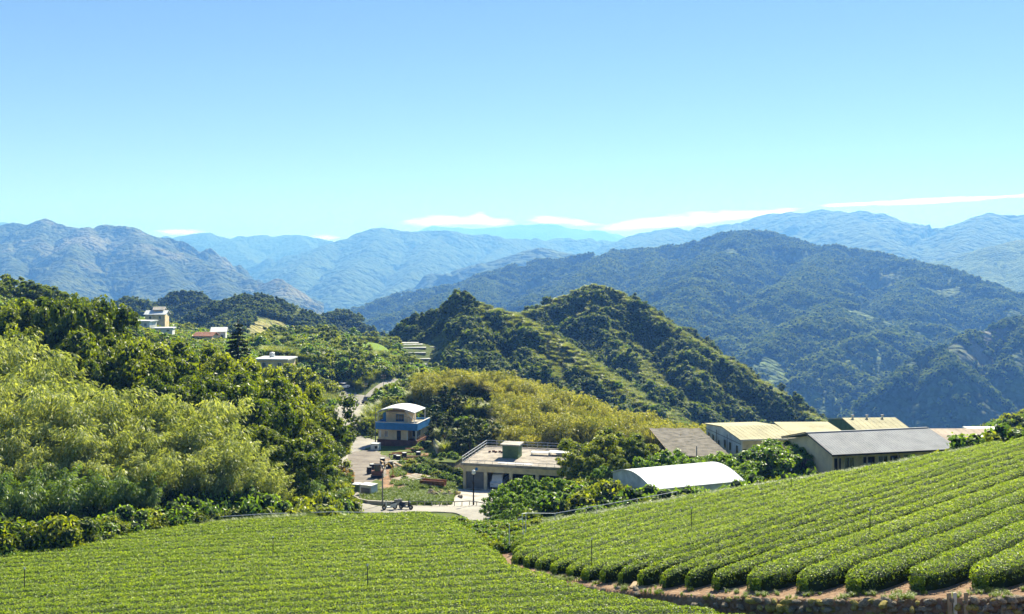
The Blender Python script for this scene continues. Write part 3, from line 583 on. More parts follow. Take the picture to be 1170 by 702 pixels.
# right field: rows running away to the upper right; the near ones broad with open gaps, the far ones closed up
TIPS = [1330, 1240, 1162, 1084, 1013, 945, 893, 836, 800, 774, 747, 721, 700, 681]
def tip_c(px):
    ys = np.linspace(30, 62, 900); xs = (px - CX) / F * ys; j = np.argmin(np.abs(ys - edge_y(xs) - 1.6)); return xs[j] - 1.3 * ys[j]
CV = [tip_c(p) for p in TIPS]
while CV[-1] > -88: CV.append(CV[-1] - 1.52 * 1.64)
k = 0
for c0, c1 in zip(CV[:-1], CV[1:]):
    cval = (c0 + c1) / 2; hw = (c0 - c1) / 1.64 / 2; far = k >= 13
    ys = np.linspace(24, 104, 900); xs = cval + 1.3 * ys
    ok = (ys > edge_y(xs) + 1.5) & (ys < crestR(xs) - .3) & (xs > .2) & (xs < .54 * ys + 4)
    if ok.sum() > 12:
        a = (xs[ok][0], ys[ok][0]); b = (xs[ok][-1], ys[ok][-1]); k += 1; ym = a[1]
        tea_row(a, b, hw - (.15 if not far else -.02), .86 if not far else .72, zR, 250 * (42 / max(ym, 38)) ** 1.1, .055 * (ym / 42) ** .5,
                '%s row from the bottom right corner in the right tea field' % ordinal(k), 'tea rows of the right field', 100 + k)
NRIGHT = k
# ------------------------------------------------------------------ plants
def unit(a): return a / (np.linalg.norm(a, axis=-1, keepdims=True) + 1e-9)
def fib(n):
    i = np.arange(n) + .5; ph = np.arccos(1 - 2 * i / n); th = np.pi * (1 + 5 ** .5) * i
    return np.stack([np.cos(th) * np.sin(ph), np.sin(th) * np.sin(ph), np.cos(ph)], -1)
def cloud(centres, radii, per, size, asp=.6, up=.35, flat=.8, jit=.7, rng=RNG):
    """leaves spread through clumps; returns vertices and a value per leaf (paler towards the outside and top of each clump)"""
    Vs, Ls = [], []
    for c_, r_ in zip(centres, radii):
        n = max(6, int(per * (r_ / np.mean(radii)) ** 2)); d = unit(rng.normal(size=(n, 3))); rr = rng.random(n) ** .45
        p = c_ + d * rr[:, None] * r_ * np.array([1, 1, flat]); nn = unit(d + np.array([0, 0, up]) + rng.normal(size=(n, 3)) * jit)
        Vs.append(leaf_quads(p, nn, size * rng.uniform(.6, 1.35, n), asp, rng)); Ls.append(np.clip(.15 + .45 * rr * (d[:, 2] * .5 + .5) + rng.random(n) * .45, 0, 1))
    return np.vstack(Vs), np.concatenate(Ls)
def leafmesh(name, V, Lf, mat):
    n = len(V) // 4; return mesh_np(name, V, np.arange(n * 4).reshape(n, 4), mat, False, leaf=Lf)
def limbs(h, tips, r0, mat, lean=0, rng=RNG, fork=.3):
    b = MB(); top = np.array([lean, 0, h * .8])
    b.tube([(0, 0, -.6), (lean * .2, 0, h * .25), (lean * .6, .05 * h * .3, h * .5), top], [r0 * 1.25, r0, r0 * .65, r0 * .2], 7)
    for t in tips:
        z0 = rng.uniform(fork, .6) * h; s0 = np.array([lean * z0 / h, 0, z0]); mid = (s0 + t) / 2 + np.array([0, 0, -.04 * h])
        b.tube([s0, mid, t], [r0 * .45, r0 * .28, r0 * .08], 5)
    return mesh_np('trunk', b.v, b.f, mat, True, b.m)
def mk_broad(seed, h=10.0, w=.42, ncl=46, per=150, size=.2, mat='broad', low=.22, bark='bark', top=1.0):
    rng = np.random.default_rng(seed); lob = fib(ncl) + rng.normal(size=(ncl, 3)) * .16; R = h * w
    big = unit(rng.normal(size=(5, 3))); amp = 1 + .22 * (unit(lob) @ big.T).max(1) - .1
    c_ = lob * amp[:, None] * np.array([R, R, h * (1 - low) / 2]) * .82 * rng.uniform(.7, 1.02, ncl)[:, None]; c_[:, 2] += h * (low + (1 - low) / 2)
    c_[:, 0] *= 1 - .35 * np.clip(c_[:, 2] / h - .55, 0, 1) * 2 * top
    r_ = R * rng.uniform(.16, .31, ncl); V, Lf = cloud(c_, r_, per, size, rng=rng)
    zs = h / V[:, 2].max(); V[:, 2] *= zs; c_[:, 2] *= zs
    tips = c_[rng.choice(ncl, 9, replace=False)]
    return limbs(h, tips, h * .028, M[bark], rng.normal() * .3, rng), coremesh('crown', V, Lf, mat, c_, r_)
def mk_bamboo(seed, h=10.0, nc=26, per=330, mat='bamboo', size=.30):
    rng = np.random.default_rng(seed); Vs, Ls, CC = [], [], []; b = MB()
    for k in range(nc):
        a = rng.uniform(0, 2 * np.pi); r0 = rng.uniform(0, .9); hh = h * rng.uniform(.68, 1.0); sp = hh * rng.uniform(.12, .42)
        d = np.array([np.cos(a), np.sin(a), 0]); t = np.linspace(0, 1, 9)
        pts = d * (r0 + sp * t ** 2.2)[:, None] + np.array([0, 0, 1]) * (hh * (t - .22 * t ** 5))[:, None]
        CC += [pts[3], pts[5] - (0, 0, .04 * h)]; b.tube(pts[:7], [.06, .06, .055, .05, .04, .03, .02], 4)
        tt = rng.uniform(.30, 1.0, per); base = np.stack([np.interp(tt, t, pts[:, j]) for j in range(3)], -1)
        wd = hh * .13 * np.sin(np.pi * np.clip(tt * .95, 0, 1)) + .15; off = unit(rng.normal(size=(per, 3))) * (wd * rng.random(per) ** .6)[:, None]; off[:, 2] = off[:, 2] * .5 - wd * .35 * rng.random(per)
        p = base + off; ax = unit(unit(off + d * .3) * np.array([1, 1, .3]) + np.array([0, 0, -.55]) + rng.normal(size=(per, 3)) * .3); sd_ = unit(np.cross(ax, rng.normal(size=(per, 3))))
        s = (size * rng.uniform(.6, 1.4, per))[:, None]; Vs.append(np.stack([p, p + ax * s * .5 + sd_ * s * .16, p + ax * s * 1.15, p + ax * s * .5 - sd_ * s * .16], 1).reshape(-1, 3))
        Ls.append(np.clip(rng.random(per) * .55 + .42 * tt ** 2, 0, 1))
    V = np.vstack(Vs); V[:, 2] *= h / V[:, 2].max()
    return mesh_np('trunk', b.v, b.f, M['bark_pale'], True, b.m), coremesh('crown', V, np.concatenate(Ls), mat, np.array(CC), h * .06, 1.0)
def mk_conifer(seed, h=15.0, w=.24, mat='conifer', n=30, per=480, size=.25):
    rng = np.random.default_rng(seed); Vs, Ls = [], []; b = MB(); b.tube([(0, 0, -.5), (0, 0, h * .5), (0, 0, h * .99)], [h * .018, h * .012, .03], 7)
    for k in range(n):
        z = h * (.10 + .88 * k / n); R = h * w * (1 - (z / h) ** 1.3) * rng.uniform(.75, 1.1) + .25
        for j in range(5):
            a = rng.uniform(0, 6.28); d = np.array([np.cos(a), np.sin(a), -.22]); m = max(5, int(per / 5 * R / (h * w) + 6)); t = rng.random(m) ** .7
            p = np.array([0, 0, z]) + d * (t * R)[:, None] + rng.normal(size=(m, 3)) * np.array([.16, .16, .1]) * R * .5
            Vs.append(leaf_quads(p, unit(rng.normal(size=(m, 3)) * .5 + (0, 0, 1)), size * rng.uniform(.6, 1.3, m), .5, rng)); Ls.append(rng.random(m))
    return mesh_np('trunk', b.v, b.f, M['bark'], True, b.m), leafmesh('crown', np.vstack(Vs), np.concatenate(Ls), M[mat])
def mk_shrub(seed, r=1.0, mat='broad_f', ncl=16, per=120, size=.09):
    rng = np.random.default_rng(seed); l = fib(ncl * 2)[:ncl] + rng.normal(size=(ncl, 3)) * .15; c_ = l * np.array([r, r, r * .75]) * .75; c_[:, 2] = np.abs(c_[:, 2]) + r * .25
    V, Lf = cloud(c_, r * rng.uniform(.28, .5, ncl), per, size, rng=rng); c_[:, 2] *= 1.3 * r / V[:, 2].max(); V[:, 2] *= 1.3 * r / V[:, 2].max()
    b = MB()
    for k in range(5): a = k * 1.3; b.tube([(0, 0, -.3), (math.cos(a) * r * .3, math.sin(a) * r * .3, r * .8)], [.05 * r, .02 * r], 4)
    return mesh_np('trunk', b.v, b.f, M['bark'], True, b.m), coremesh('crown', V, Lf, mat, c_, r * .27, 1.0)
def mk_plume(seed, h=3.0, n=650, mat='grassy'):
    """a tussock of tall silver grass: long blades arching out of one foot"""
    rng = np.random.default_rng(seed); a = rng.uniform(0, 6.28, n); r0 = rng.random(n) ** .5 * h * .22; L_ = h * rng.uniform(.55, 1.05, n); sp = L_ * rng.uniform(.15, .62, n)
    d = np.stack([np.cos(a), np.sin(a), a * 0], -1); w = np.stack([-np.sin(a), np.cos(a), a * 0], -1) * (h * .011 * rng.uniform(.8, 1.8, n))[:, None]
    p0 = d * r0[:, None]; p1 = p0 + d * (sp * .35)[:, None] + np.array([0, 0, 1]) * (L_ * .7)[:, None]; p2 = p0 + d * sp[:, None] * 1.15 + np.array([0, 0, 1]) * (L_ * rng.uniform(.6, 1.0, n))[:, None]
    V = np.stack([p0 - w * .6, p0 + w * .6, p1 + w, p1 - w, p1 - w, p1 + w, p2 + w * .25, p2 - w * .25], 1).reshape(-1, 3); lf = np.clip(rng.random(n) * .7, 0, 1)
    return leafmesh('tussock', V, np.stack([lf, np.clip(lf + .35, 0, 1)], 1).ravel(), M[mat])
def mk_lod(seed, h=8.0, mat='forest', ncl=14, per=26, size=.7, w=.4):
    rng = np.random.default_rng(seed); l = fib(ncl) + rng.normal(size=(ncl, 3)) * .2; c_ = l * np.array([h * w, h * w, h * .36]) * .75; c_[:, 2] += h * .56
    V, Lf = cloud(c_, h * w * rng.uniform(.35, .55, ncl), per, size, .8, .5, .85, .35, rng); return coremesh('crown', V, Lf, mat, c_[::2], h * w * .38, 1.0)
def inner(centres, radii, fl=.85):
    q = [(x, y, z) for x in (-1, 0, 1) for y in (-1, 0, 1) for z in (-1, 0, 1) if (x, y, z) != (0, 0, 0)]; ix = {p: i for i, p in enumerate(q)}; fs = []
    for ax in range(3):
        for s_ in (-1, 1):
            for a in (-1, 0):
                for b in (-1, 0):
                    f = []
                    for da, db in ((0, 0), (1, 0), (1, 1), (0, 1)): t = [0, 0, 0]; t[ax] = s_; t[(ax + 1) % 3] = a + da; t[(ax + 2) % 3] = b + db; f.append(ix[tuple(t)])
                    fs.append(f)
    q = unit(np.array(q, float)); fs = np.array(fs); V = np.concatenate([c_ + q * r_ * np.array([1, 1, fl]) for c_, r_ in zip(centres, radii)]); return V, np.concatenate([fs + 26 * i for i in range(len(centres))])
def coremesh(name, V, Lf, mat, centres, radii, k=.55):  # leaf skin plus the added light-blocking blobs
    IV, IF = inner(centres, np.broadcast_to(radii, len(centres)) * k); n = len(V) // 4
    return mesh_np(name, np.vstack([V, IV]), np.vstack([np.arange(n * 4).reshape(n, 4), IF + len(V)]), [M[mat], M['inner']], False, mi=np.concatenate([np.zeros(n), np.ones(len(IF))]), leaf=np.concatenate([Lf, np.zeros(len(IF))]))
V_ = {}
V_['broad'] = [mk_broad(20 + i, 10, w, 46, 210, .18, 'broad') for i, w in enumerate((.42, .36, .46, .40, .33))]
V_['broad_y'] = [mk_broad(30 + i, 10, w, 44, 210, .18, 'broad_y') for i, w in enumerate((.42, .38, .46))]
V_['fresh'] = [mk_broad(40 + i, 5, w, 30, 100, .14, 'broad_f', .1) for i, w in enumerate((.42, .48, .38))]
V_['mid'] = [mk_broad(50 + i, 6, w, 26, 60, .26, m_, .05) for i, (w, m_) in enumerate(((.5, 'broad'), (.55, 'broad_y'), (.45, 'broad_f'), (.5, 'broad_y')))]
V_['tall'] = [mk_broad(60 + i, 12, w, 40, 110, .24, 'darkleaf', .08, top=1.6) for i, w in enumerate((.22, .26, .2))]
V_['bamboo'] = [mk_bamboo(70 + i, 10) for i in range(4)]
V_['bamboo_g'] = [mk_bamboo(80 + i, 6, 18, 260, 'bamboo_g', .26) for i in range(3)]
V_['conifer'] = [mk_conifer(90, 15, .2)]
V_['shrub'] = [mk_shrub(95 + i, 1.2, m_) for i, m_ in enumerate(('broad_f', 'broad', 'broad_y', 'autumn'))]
BASEH = dict(broad=10, broad_y=10, fresh=5, mid=6, tall=12, bamboo=10, bamboo_g=6, conifer=15, shrub=1.56)
NAME = dict(broad='broadleaf_tree', broad_y='broadleaf_tree', fresh='small_tree', mid='small_tree', tall='tall_tree', bamboo='bamboo_clump', bamboo_g='bamboo_clump', conifer='conifer_tree', shrub='shrub')
CAT = dict(broad='tree', broad_y='tree', fresh='tree', mid='tree', tall='tree', bamboo='bamboo', bamboo_g='bamboo', conifer='tree', shrub='shrub')
def plant(kind, x, y, z, sc, label, group=None, vi=None, sx=1.0):
    vs = V_[kind]; vi = random.randrange(len(vs)) if vi is None else vi; tr, cr = vs[vi]
    e = empty(NAME[kind], (x, y, z), random.uniform(0, 6.28), label, CAT[kind], group); e.scale = (sc * sx, sc * sx, sc)
    ob('trunk', tr, e); ob('crown', cr, e); return e
def top_at(kind, px, ty, d, label, group=None, vi=None, sx=1.0, lo=.25, hi=2.2):
    """stands on the ground at distance d, as tall as it is in the photograph"""
    x = GX(px, d); zg = tz(x, d) - .1; h = (HY - ty) / F * d - zg; s = min(max(h / BASEH[kind], lo), hi); sx = sx / (max(s / 1.1, 1) ** .5)
    return plant(kind, x, d, zg, s, label, group, vi, sx)
g1 = 'dark broadleaf trees of the left hillside'
for i, (px, ty, d, kd) in enumerate([(-30, 338, 128, 'broad'), (8, 342, 124, 'broad_y'), (38, 337, 126, 'broad'), (72, 334, 120, 'broad'), (104, 336, 117, 'broad'), (128, 346, 120, 'broad'), (90, 372, 110, 'broad'), (22, 368, 114, 'broad_y'), (55, 375, 112, 'broad'), (138, 385, 108, 'broad_y'),
        (152, 400, 106, 'broad_y'), (176, 400, 110, 'broad'), (206, 384, 118, 'broad'), (192, 398, 112, 'broad'), (228, 404, 114, 'broad'), (247, 400, 118, 'broad_y'), (292, 408, 126, 'broad_y'), (226, 425, 106, 'broad'), (250, 430, 104, 'broad'), (275, 420, 110, 'broad'), (300, 425, 116, 'broad'),
        (322, 432, 114, 'broad'), (342, 438, 118, 'broad_y'), (362, 450, 121, 'broad'), (305, 452, 103, 'broad'), (332, 460, 108, 'broad_y'), (356, 478, 110, 'broad'), (372, 478, 124, 'broad_y'), (318, 495, 97, 'broad'), (346, 508, 100, 'broad'), (290, 485, 96, 'broad'), (368, 520, 104, 'broad_y'), (178, 425, 101, 'broad'), (205, 430, 102, 'broad'), (120, 408, 104, 'broad')]):
    lab = {7: None}.get(i)
    top_at(kd, px, ty, d, 'dark glossy broadleaf tree on the hillside above the pale bamboo grove' if px < 260 and kd == 'broad' else 'yellow green broadleaf tree on the hillside above the pale bamboo grove' if px < 260 else
           'dark broadleaf tree between the bamboo grove and the road' if kd == 'broad' else 'yellow green broadleaf tree between the bamboo grove and the road', g1 + (' above the bamboo' if px < 260 else ' beside the road'), None, random.uniform(.78, .98))
top_at('conifer', 272, 364, 138, 'dark pointed conifer standing above the other trees left of the white-roofed house', None, 0, 1.3)
g2 = 'pale bamboo clumps of the grove at the left'
for px, ty, d in [(-20, 380, 101), (4, 384, 100), (26, 398, 98), (50, 412, 97), (84, 420, 95), (-12, 425, 92), (16, 432, 90), (46, 438, 89), (72, 442, 90), (102, 442, 90), (130, 438, 93), (156, 450, 92), (182, 466, 91), (218, 452, 97), (236, 446, 96), (204, 482, 88), (242, 480, 91), (262, 498, 89), (152, 490, 87), (112, 482, 86),
                  (72, 482, 85), (32, 482, 85), (-2, 474, 85), (284, 508, 89), (246, 515, 86), (204, 512, 85), (164, 520, 84), (124, 518, 83.5), (82, 515, 83), (44, 520, 82), (8, 515, 81), (300, 530, 90), (310, 545, 92), (270, 535, 86)]:
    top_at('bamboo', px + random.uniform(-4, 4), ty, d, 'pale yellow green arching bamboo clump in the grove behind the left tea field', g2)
g3 = 'green bamboo in front of the pale grove'
for px, ty, d in [(-15, 540, 76), (8, 545, 77), (34, 548, 77), (58, 530, 79), (80, 548, 78), (96, 538, 80), (118, 545, 80), (142, 535, 81.5), (165, 550, 81.5)]:
    top_at('bamboo_g', px, ty, d, 'fresh green young bamboo at the lower left foot of the pale grove', g3)
for px, ty, d, vi in [(-6, 588, 68, 0), (14, 590, 68.5, 2), (34, 588, 69, 1), (52, 592, 70, 0), (70, 583, 70, 2), (88, 588, 71, 1), (104, 594, 72, 0), (130, 585, 75, 0), (118, 590, 73, 2), (146, 575, 76, 0), (160, 585, 77, 1), (178, 578, 78, 2), (196, 572, 79, 0), (214, 565, 81, 0), (238, 560, 84, 0), (262, 558, 84, 0), (285, 555, 85, 0), (308, 562, 85, 0), (230, 580, 80, 1), (255, 580, 82, 1), (275, 578, 83, 0), (322, 575, 85, 1), (345, 562, 90, 2), (360, 560, 92, 2), (375, 565, 94, 0), (388, 562, 100, 2), (384, 548, 112, 2), (388, 530, 124, 3), (182, 588, 77.5, 2), (206, 588, 78.5, 0)]:
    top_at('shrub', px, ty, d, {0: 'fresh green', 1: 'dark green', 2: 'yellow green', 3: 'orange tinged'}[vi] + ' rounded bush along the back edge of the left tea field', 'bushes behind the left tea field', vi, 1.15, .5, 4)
for px, ty, d in [(380, 552, 101), (352, 545, 97), (392, 540, 116), (365, 535, 103)]: top_at('bamboo_g', px, ty, d, 'thin pale shrubby bamboo beside the bend of the road', 'thin bamboo beside the road bend')
for px, ty, d in [(400, 482, 172), (408, 474, 174), (418, 478, 176), (424, 488, 172), (404, 492, 168)]: top_at('mid', px, ty, d, 'dark small tree between the road and the house with the blue band', 'small trees beside the blue-banded house', 0)
for px, ty, d in [(486, 462, 176), (497, 448, 180), (508, 440, 178), (520, 442, 176), (532, 452, 174), (544, 456, 172), (556, 466, 170), (570, 470, 166), (500, 475, 168), (515, 480, 166), (530, 485, 160), (590, 478, 164), (546, 490, 158), (562, 490, 156), (582, 492, 158), (606, 488, 156), (624, 500, 154), (500, 464, 163), (512, 468, 160), (525, 472, 157), (538, 474, 153), (550, 478, 151), (494, 482, 160), (508, 488, 154), (522, 492, 150), (536, 496, 148), (492, 470, 168), (566, 482, 152)]:
    top_at('tall', px, ty, d, 'tall dark narrow tree in the stand behind the flat-roofed garage', 'dark trees behind the garage', None, 1.2)
g5 = 'dark spreading trees between the garage and the white curved shed'
for px, ty, d, kd in [(668, 500, 124, 'broad'), (690, 492, 122, 'broad_y'), (708, 490, 126, 'broad'), (726, 500, 122, 'broad'), (655, 514, 120, 'broad_y'), (742, 506, 124, 'broad_y'), (680, 520, 114, 'broad'), (704, 518, 112, 'broad'), (650, 500, 138, 'broad_y'), (758, 512, 118, 'fresh'), (770, 516, 117, 'fresh'), (735, 522, 112, 'fresh')]:
    top_at(kd, px, ty, d, {'broad': 'dark spreading tree', 'broad_y': 'yellow green spreading tree', 'fresh': 'bright green small tree'}[kd] + ' between the garage and the white curved shed', g5)
for px, ty, d in [(570, 556, 98), (582, 548, 102), (597, 543, 104), (612, 548, 103), (626, 544, 104), (640, 545, 103), (652, 548, 106), (668, 550, 108), (560, 572, 95), (574, 566, 92), (590, 562, 93), (604, 560, 95), (566, 588, 90), (580, 582, 88), (592, 575, 89), (570, 598, 86), (618, 558, 98), (686, 532, 110), (700, 545, 108), (690, 556, 103), (640, 560, 100), (576, 600, 84)]:
    top_at('fresh', px, ty, d, 'small leafy orchard tree between the garage and the top corner of the right tea field', 'small leafy trees in front of the garage')
for px, ty, d, kd in [(876, 502, 112, 'fresh'), (888, 508, 110, 'fresh'), (866, 512, 110, 'fresh'), (908, 506, 114, 'fresh'), (918, 512, 112, 'fresh')]:
    top_at(kd, px, ty, d, 'round yellow green tree in front of the two-storey cream-roofed building', 'trees before the cream-roofed building', None, 1.3)
for px, ty, d in [(794, 522, 108), (806, 518, 110), (818, 516, 111), (830, 518, 110), (840, 524, 108), (848, 528, 105), (856, 536, 102), (784, 520, 112), (775, 524, 112), (815, 530, 106)]:
    top_at('fresh', px, ty, d, 'bright yellow green bushy tree behind the white curved shed', 'bright bushes behind the white curved shed', None, 1.1)
for px, ty, d, vi in [(722, 556, 84, 0), (735, 552, 85, 0), (748, 555, 85, 0), (762, 557, 83, 0), (780, 556, 83, 0), (790, 553, 84, 0), (706, 566, 83, 0), (692, 570, 82, 0), (678, 576, 80, 0), (860, 540, 92, 0), (872, 542, 90, 1), (905, 538, 90, 0), (916, 530, 92, 2), (926, 534, 90, 0), (845, 546, 88, 0)]:
    top_at('shrub', px, ty, d, {0: 'fresh green', 1: 'dark green', 2: 'yellow green'}[vi] + ' low bush along the top edge of the right tea field', 'bushes along the top of the right tea field', vi, 1.1, .4, 3)
for px in range(1112, 1250, 8):
    top_at('mid', px + random.uniform(-3, 3), 493 - (px - 1098) * .22 + random.uniform(-2, 2), 172 + random.uniform(-8, 8), 'dark green bushy tree behind the crest of the right tea field at the right edge', 'trees behind the crest at the right edge')
# ------------------------------------------------------------------ plants nobody could count
PROTO = bpy.data.collections.new('plant_forms')
def protos(name, meshes):
    c_ = bpy.data.collections.new(name)
    for i, me in enumerate(meshes): c_.objects.link(bpy.data.objects.new('%s_%02d' % (name, i), me))
    return c_, len(meshes)
def scatter(name, pts, sc, prot, label, cat):
    c_, nv = prot; n = len(pts); me = bpy.data.meshes.new(name); me.vertices.add(n); me.vertices.foreach_set('co', np.asarray(pts, np.float32).ravel())
    for a, t, v_ in (('sc', 'FLOAT', sc), ('rot', 'FLOAT', RNG.uniform(0, 6.28, n)), ('pick', 'INT', RNG.integers(0, nv, n))):
        at = me.attributes.new(a, t, 'POINT'); at.data.foreach_set('value', np.asarray(v_, np.float32 if t == 'FLOAT' else np.int32))
    o = ob(name, me); tag(o, label, cat, None, 'stuff')
    g = bpy.data.node_groups.new(name, 'GeometryNodeTree'); g.interface.new_socket('Geometry', in_out='INPUT', socket_type='NodeSocketGeometry'); g.interface.new_socket('Geometry', in_out='OUTPUT', socket_type='NodeSocketGeometry')
    gi = g.nodes.new('NodeGroupInput'); go = g.nodes.new('NodeGroupOutput'); ip = g.nodes.new('GeometryNodeInstanceOnPoints'); ci = g.nodes.new('GeometryNodeCollectionInfo')
    ci.inputs['Collection'].default_value = c_; ci.inputs['Separate Children'].default_value = True; ci.inputs['Reset Children'].default_value = True
    def na(t, nm): q = g.nodes.new('GeometryNodeInputNamedAttribute'); q.data_type = t; q.inputs['Name'].default_value = nm; return q.outputs['Attribute']
    cx = g.nodes.new('ShaderNodeCombineXYZ'); g.links.new(na('FLOAT', 'rot'), cx.inputs[2]); ip.inputs['Pick Instance'].default_value = True
    g.links.new(gi.outputs[0], ip.inputs['Points']); g.links.new(ci.outputs[0], ip.inputs['Instance']); g.links.new(na('INT', 'pick'), ip.inputs['Instance Index'])
    g.links.new(cx.outputs[0], ip.inputs['Rotation']); g.links.new(na('FLOAT', 'sc'), ip.inputs['Scale']); g.links.new(ip.outputs[0], go.inputs[0])
    md = o.modifiers.new('plants', 'NODES'); md.node_group = g; return o
def fan_pts(n, px0, px1, y0, y1, pw=2.0):
    """random ground points, as dense per square metre everywhere in the wedge"""
    u = RNG.uniform((px0 - CX) / F, (px1 - CX) / F, n); t = RNG.random(n); y = (y0 ** pw + t * (y1 ** pw - y0 ** pw)) ** (1 / pw); return u * y, y
def pxy(X, Y, Z): return CX + F * X / Y, HY - F * Z / Y
P_lod = protos('forest_form', [mk_lod(200 + i, 8, 'forest', 14, 30, .62) for i in range(5)])
P_far = protos('far_forest_form', [mk_lod(210 + i, 11, 'forest_far', 8, 12, 1.9, .42) for i in range(4)])
P_plume = protos('plume_form', [mk_plume(220 + i, 3, 650, 'hillgrass') for i in range(4)])
P_mound = protos('mound_form', [mk_plume(250 + i, 3.2) for i in range(3)] + [mk_bamboo(260 + i, 4.2, 9, 110, 'grassy', .26)[1] for i in range(4)])
P_shr = protos('undergrowth_form', [mk_shrub(230 + i, 1.2, m_, 12, 45, .15)[1] for i, m_ in enumerate(('broad', 'broad_f', 'broad_y', 'broad', 'broad_y', 'broad_f'))])
P_tuft = protos('tuft_form', [mk_plume(240 + i, .5, 60, 'blades') for i in range(3)])
def slope_sun(hf, X, Y, e=3.0):
    gx = (hf(X + e, Y) - hf(X - e, Y)) / 2 / e; gy = (hf(X, Y + e) - hf(X, Y - e)) / 2 / e; n = unit(np.stack([-gx, -gy, np.ones_like(gx)], -1)); return n @ np.array(sd), n[..., 2]
# near pair of hills: trees in the hollows, pale tussocks on the crests and the flanks that face the sun
X, Y = fan_pts(34000, 400, 1010, 300, 600); Z = hG(X, Y); sh, _ = slope_sun(hG, X, Y); nz = fbm(X / 26, Y / 26, 3, 60)
rd_ = seg_field(X, Y, [(dense([P(*q) for q in l[0]]), .7) for l in G_LINES[:2]], None, 3)[2]
keep = (sh + nz * .75 < .34 + RNG.random(len(X)) * .22) & ((rd_ > 7 + 5 * nz) | ((X > GX(505, Y)) & (X < GX(552, Y)) & (Y > 400))) & (Z > -130) & ~((Y < 408) & (X < GX(514, Y)))
scatter('forest', np.stack([X, Y, Z - .4], -1)[keep], (RNG.uniform(.3, .8, len(X)) ** 1.2 * np.clip(.95 + 1.1 * fbm(X / 14, Y / 14, 2, 67), .45, 1.5))[keep], P_lod, 'dark forest filling the hollows of the steep green hills', 'forest')
k2 = ~keep & (RNG.random(len(X)) < .8) & ~((Y < 408) & (X < GX(514, Y)))
scatter('tussock_grass', np.stack([X, Y, Z - .2], -1)[k2], RNG.uniform(.4, 1.0, k2.sum()), P_plume, 'pale tussock grass on the crests of the steep green hills', 'grass')
k3 = k2 & (RNG.random(len(X)) < .25)
scatter('undergrowth', (np.stack([X, Y, Z - .2], -1) + RNG.normal(size=(len(X), 3)) * (1.5, 1.5, 0))[k3], RNG.uniform(.4, 1.5, k3.sum()), P_shr, 'low bushes mixed into the grass of the steep green hills', 'undergrowth')
X, Y = fan_pts(15000, -60, 470, 500, 850); Z = hH(X, Y); sh, _ = slope_sun(hH, X, Y); keep = (sh + fbm(X / 40, Y / 40, 3, 61) < .80) & (Z > -150)
scatter('forest', np.stack([X, Y, Z - .4], -1)[keep], RNG.uniform(.35, .8, keep.sum()), P_lod, 'dark forest on the small wooded hills at the left', 'forest')
X, Y = fan_pts(90000, 380, 1190, 1200, 3000); Z = hE(X, Y); sh, _ = slope_sun(hE, X, Y, 12); keep = (fbm(X / 160, Y / 160, 4, 62) < .25) & (Z > -400) & (RNG.random(len(X)) < sstep(.15, .6, sh) * .75 + .22)  # trees thinned on slopes turned from the sun, to deepen their shade
scatter('forest', np.stack([X, Y, Z - .5], -1)[keep], (RNG.uniform(.6, 1.35, len(X)) * (.6 + .5 * sstep(.2, .6, sh)))[keep], P_far, 'forest covering the broad mountain at the middle right', 'forest')
X, Y = fan_pts(16000, 950, 1200, 1000, 1600); Z = hF(X, Y); sh, _ = slope_sun(hF, X, Y, 8); keep = (fbm(X / 60, Y / 60, 4, 63) < .05) & (Z > -400) & (RNG.random(len(X)) < sstep(.05, .5, sh) * .85 + .08)  # spur trees thinned by sun angle too, so its shaded face reads darker
scatter('forest', np.stack([X, Y, Z - .5], -1)[keep], RNG.uniform(.4, 1.0, keep.sum()), P_far, 'forest on the shaded spur at the right', 'forest')
# the near hillside
ROADP = np.array([(a, b) for a, b, _ in ROAD])
def seg_dist(X, Y, pl):
    D = np.full(X.shape, 1e9)
    for a, b in zip(pl[:-1], pl[1:]):
        d = b - a; t = np.clip(((X - a[0]) * d[0] + (Y - a[1]) * d[1]) / (d @ d), 0, 1); D = np.minimum(D, np.hypot(X - a[0] - t * d[0], Y - a[1] - t * d[1]))
    return D
def box_in(X, Y, px0, px1, y0, y1): u = CX + F * X / Y; return (u > px0) & (u < px1) & (Y > y0) & (Y < y1)
def clear(X, Y):
    c_ = seg_dist(X, Y, ROADP) > 4.2
    for b in CLEAR: c_ &= ~box_in(X, Y, *b)
    return c_ & (Y > np.where(X > -.9, crestR(X), crestL(X)) + 2.5)
CLEAR = [(392, 562, 79, 116), (372, 505, 110, 176), (495, 662, 108, 146), (705, 860, 90, 112), (735, 850, 114, 140), (800, 912, 118, 142), (885, 975, 126, 142), (945, 1050, 145, 172), (918, 1100, 100, 120), (1040, 1160, 134, 152), (380, 445, 225, 258), (555, 680, 80, 94), (455, 514, 318, 404), (392, 448, 318, 380)]
X, Y = fan_pts(30000, -80, 1200, 78, 400); Z = terrain(X, Y); nz = fbm(X / 18, Y / 18, 3, 64); u, v2 = pxy(X, Y, Z)
hump = (fbm(X / 9, Y / 9, 3, 66) > -.16) & (Y < 215) & (Y > 146) & (u > 478) & (u < 790) & (v2 < 525) & ~((u < 572) & (Y < 184))
plm = hump | ((nz > .12) & (Y > 150) & (u > 300))
ok = clear(X, Y) & ~plm & (Z > -75); s_ = RNG.uniform(.5, 1.6, len(X)) * (1 + .5 * sstep(150, 330, Y))
scatter('undergrowth', np.stack([X, Y, Z - .15], -1)[ok], s_[ok], P_shr, 'mixed green bushes and undergrowth covering the hillside round the village', 'undergrowth')
ok = clear(X, Y) & plm & (Z > -75) & ~hump
scatter('tussock_grass', np.stack([X, Y, Z - .1], -1)[ok], RNG.uniform(.6, 1.1, ok.sum()), P_plume, 'patches of tall pale grass among the bushes beyond the road', 'grass')
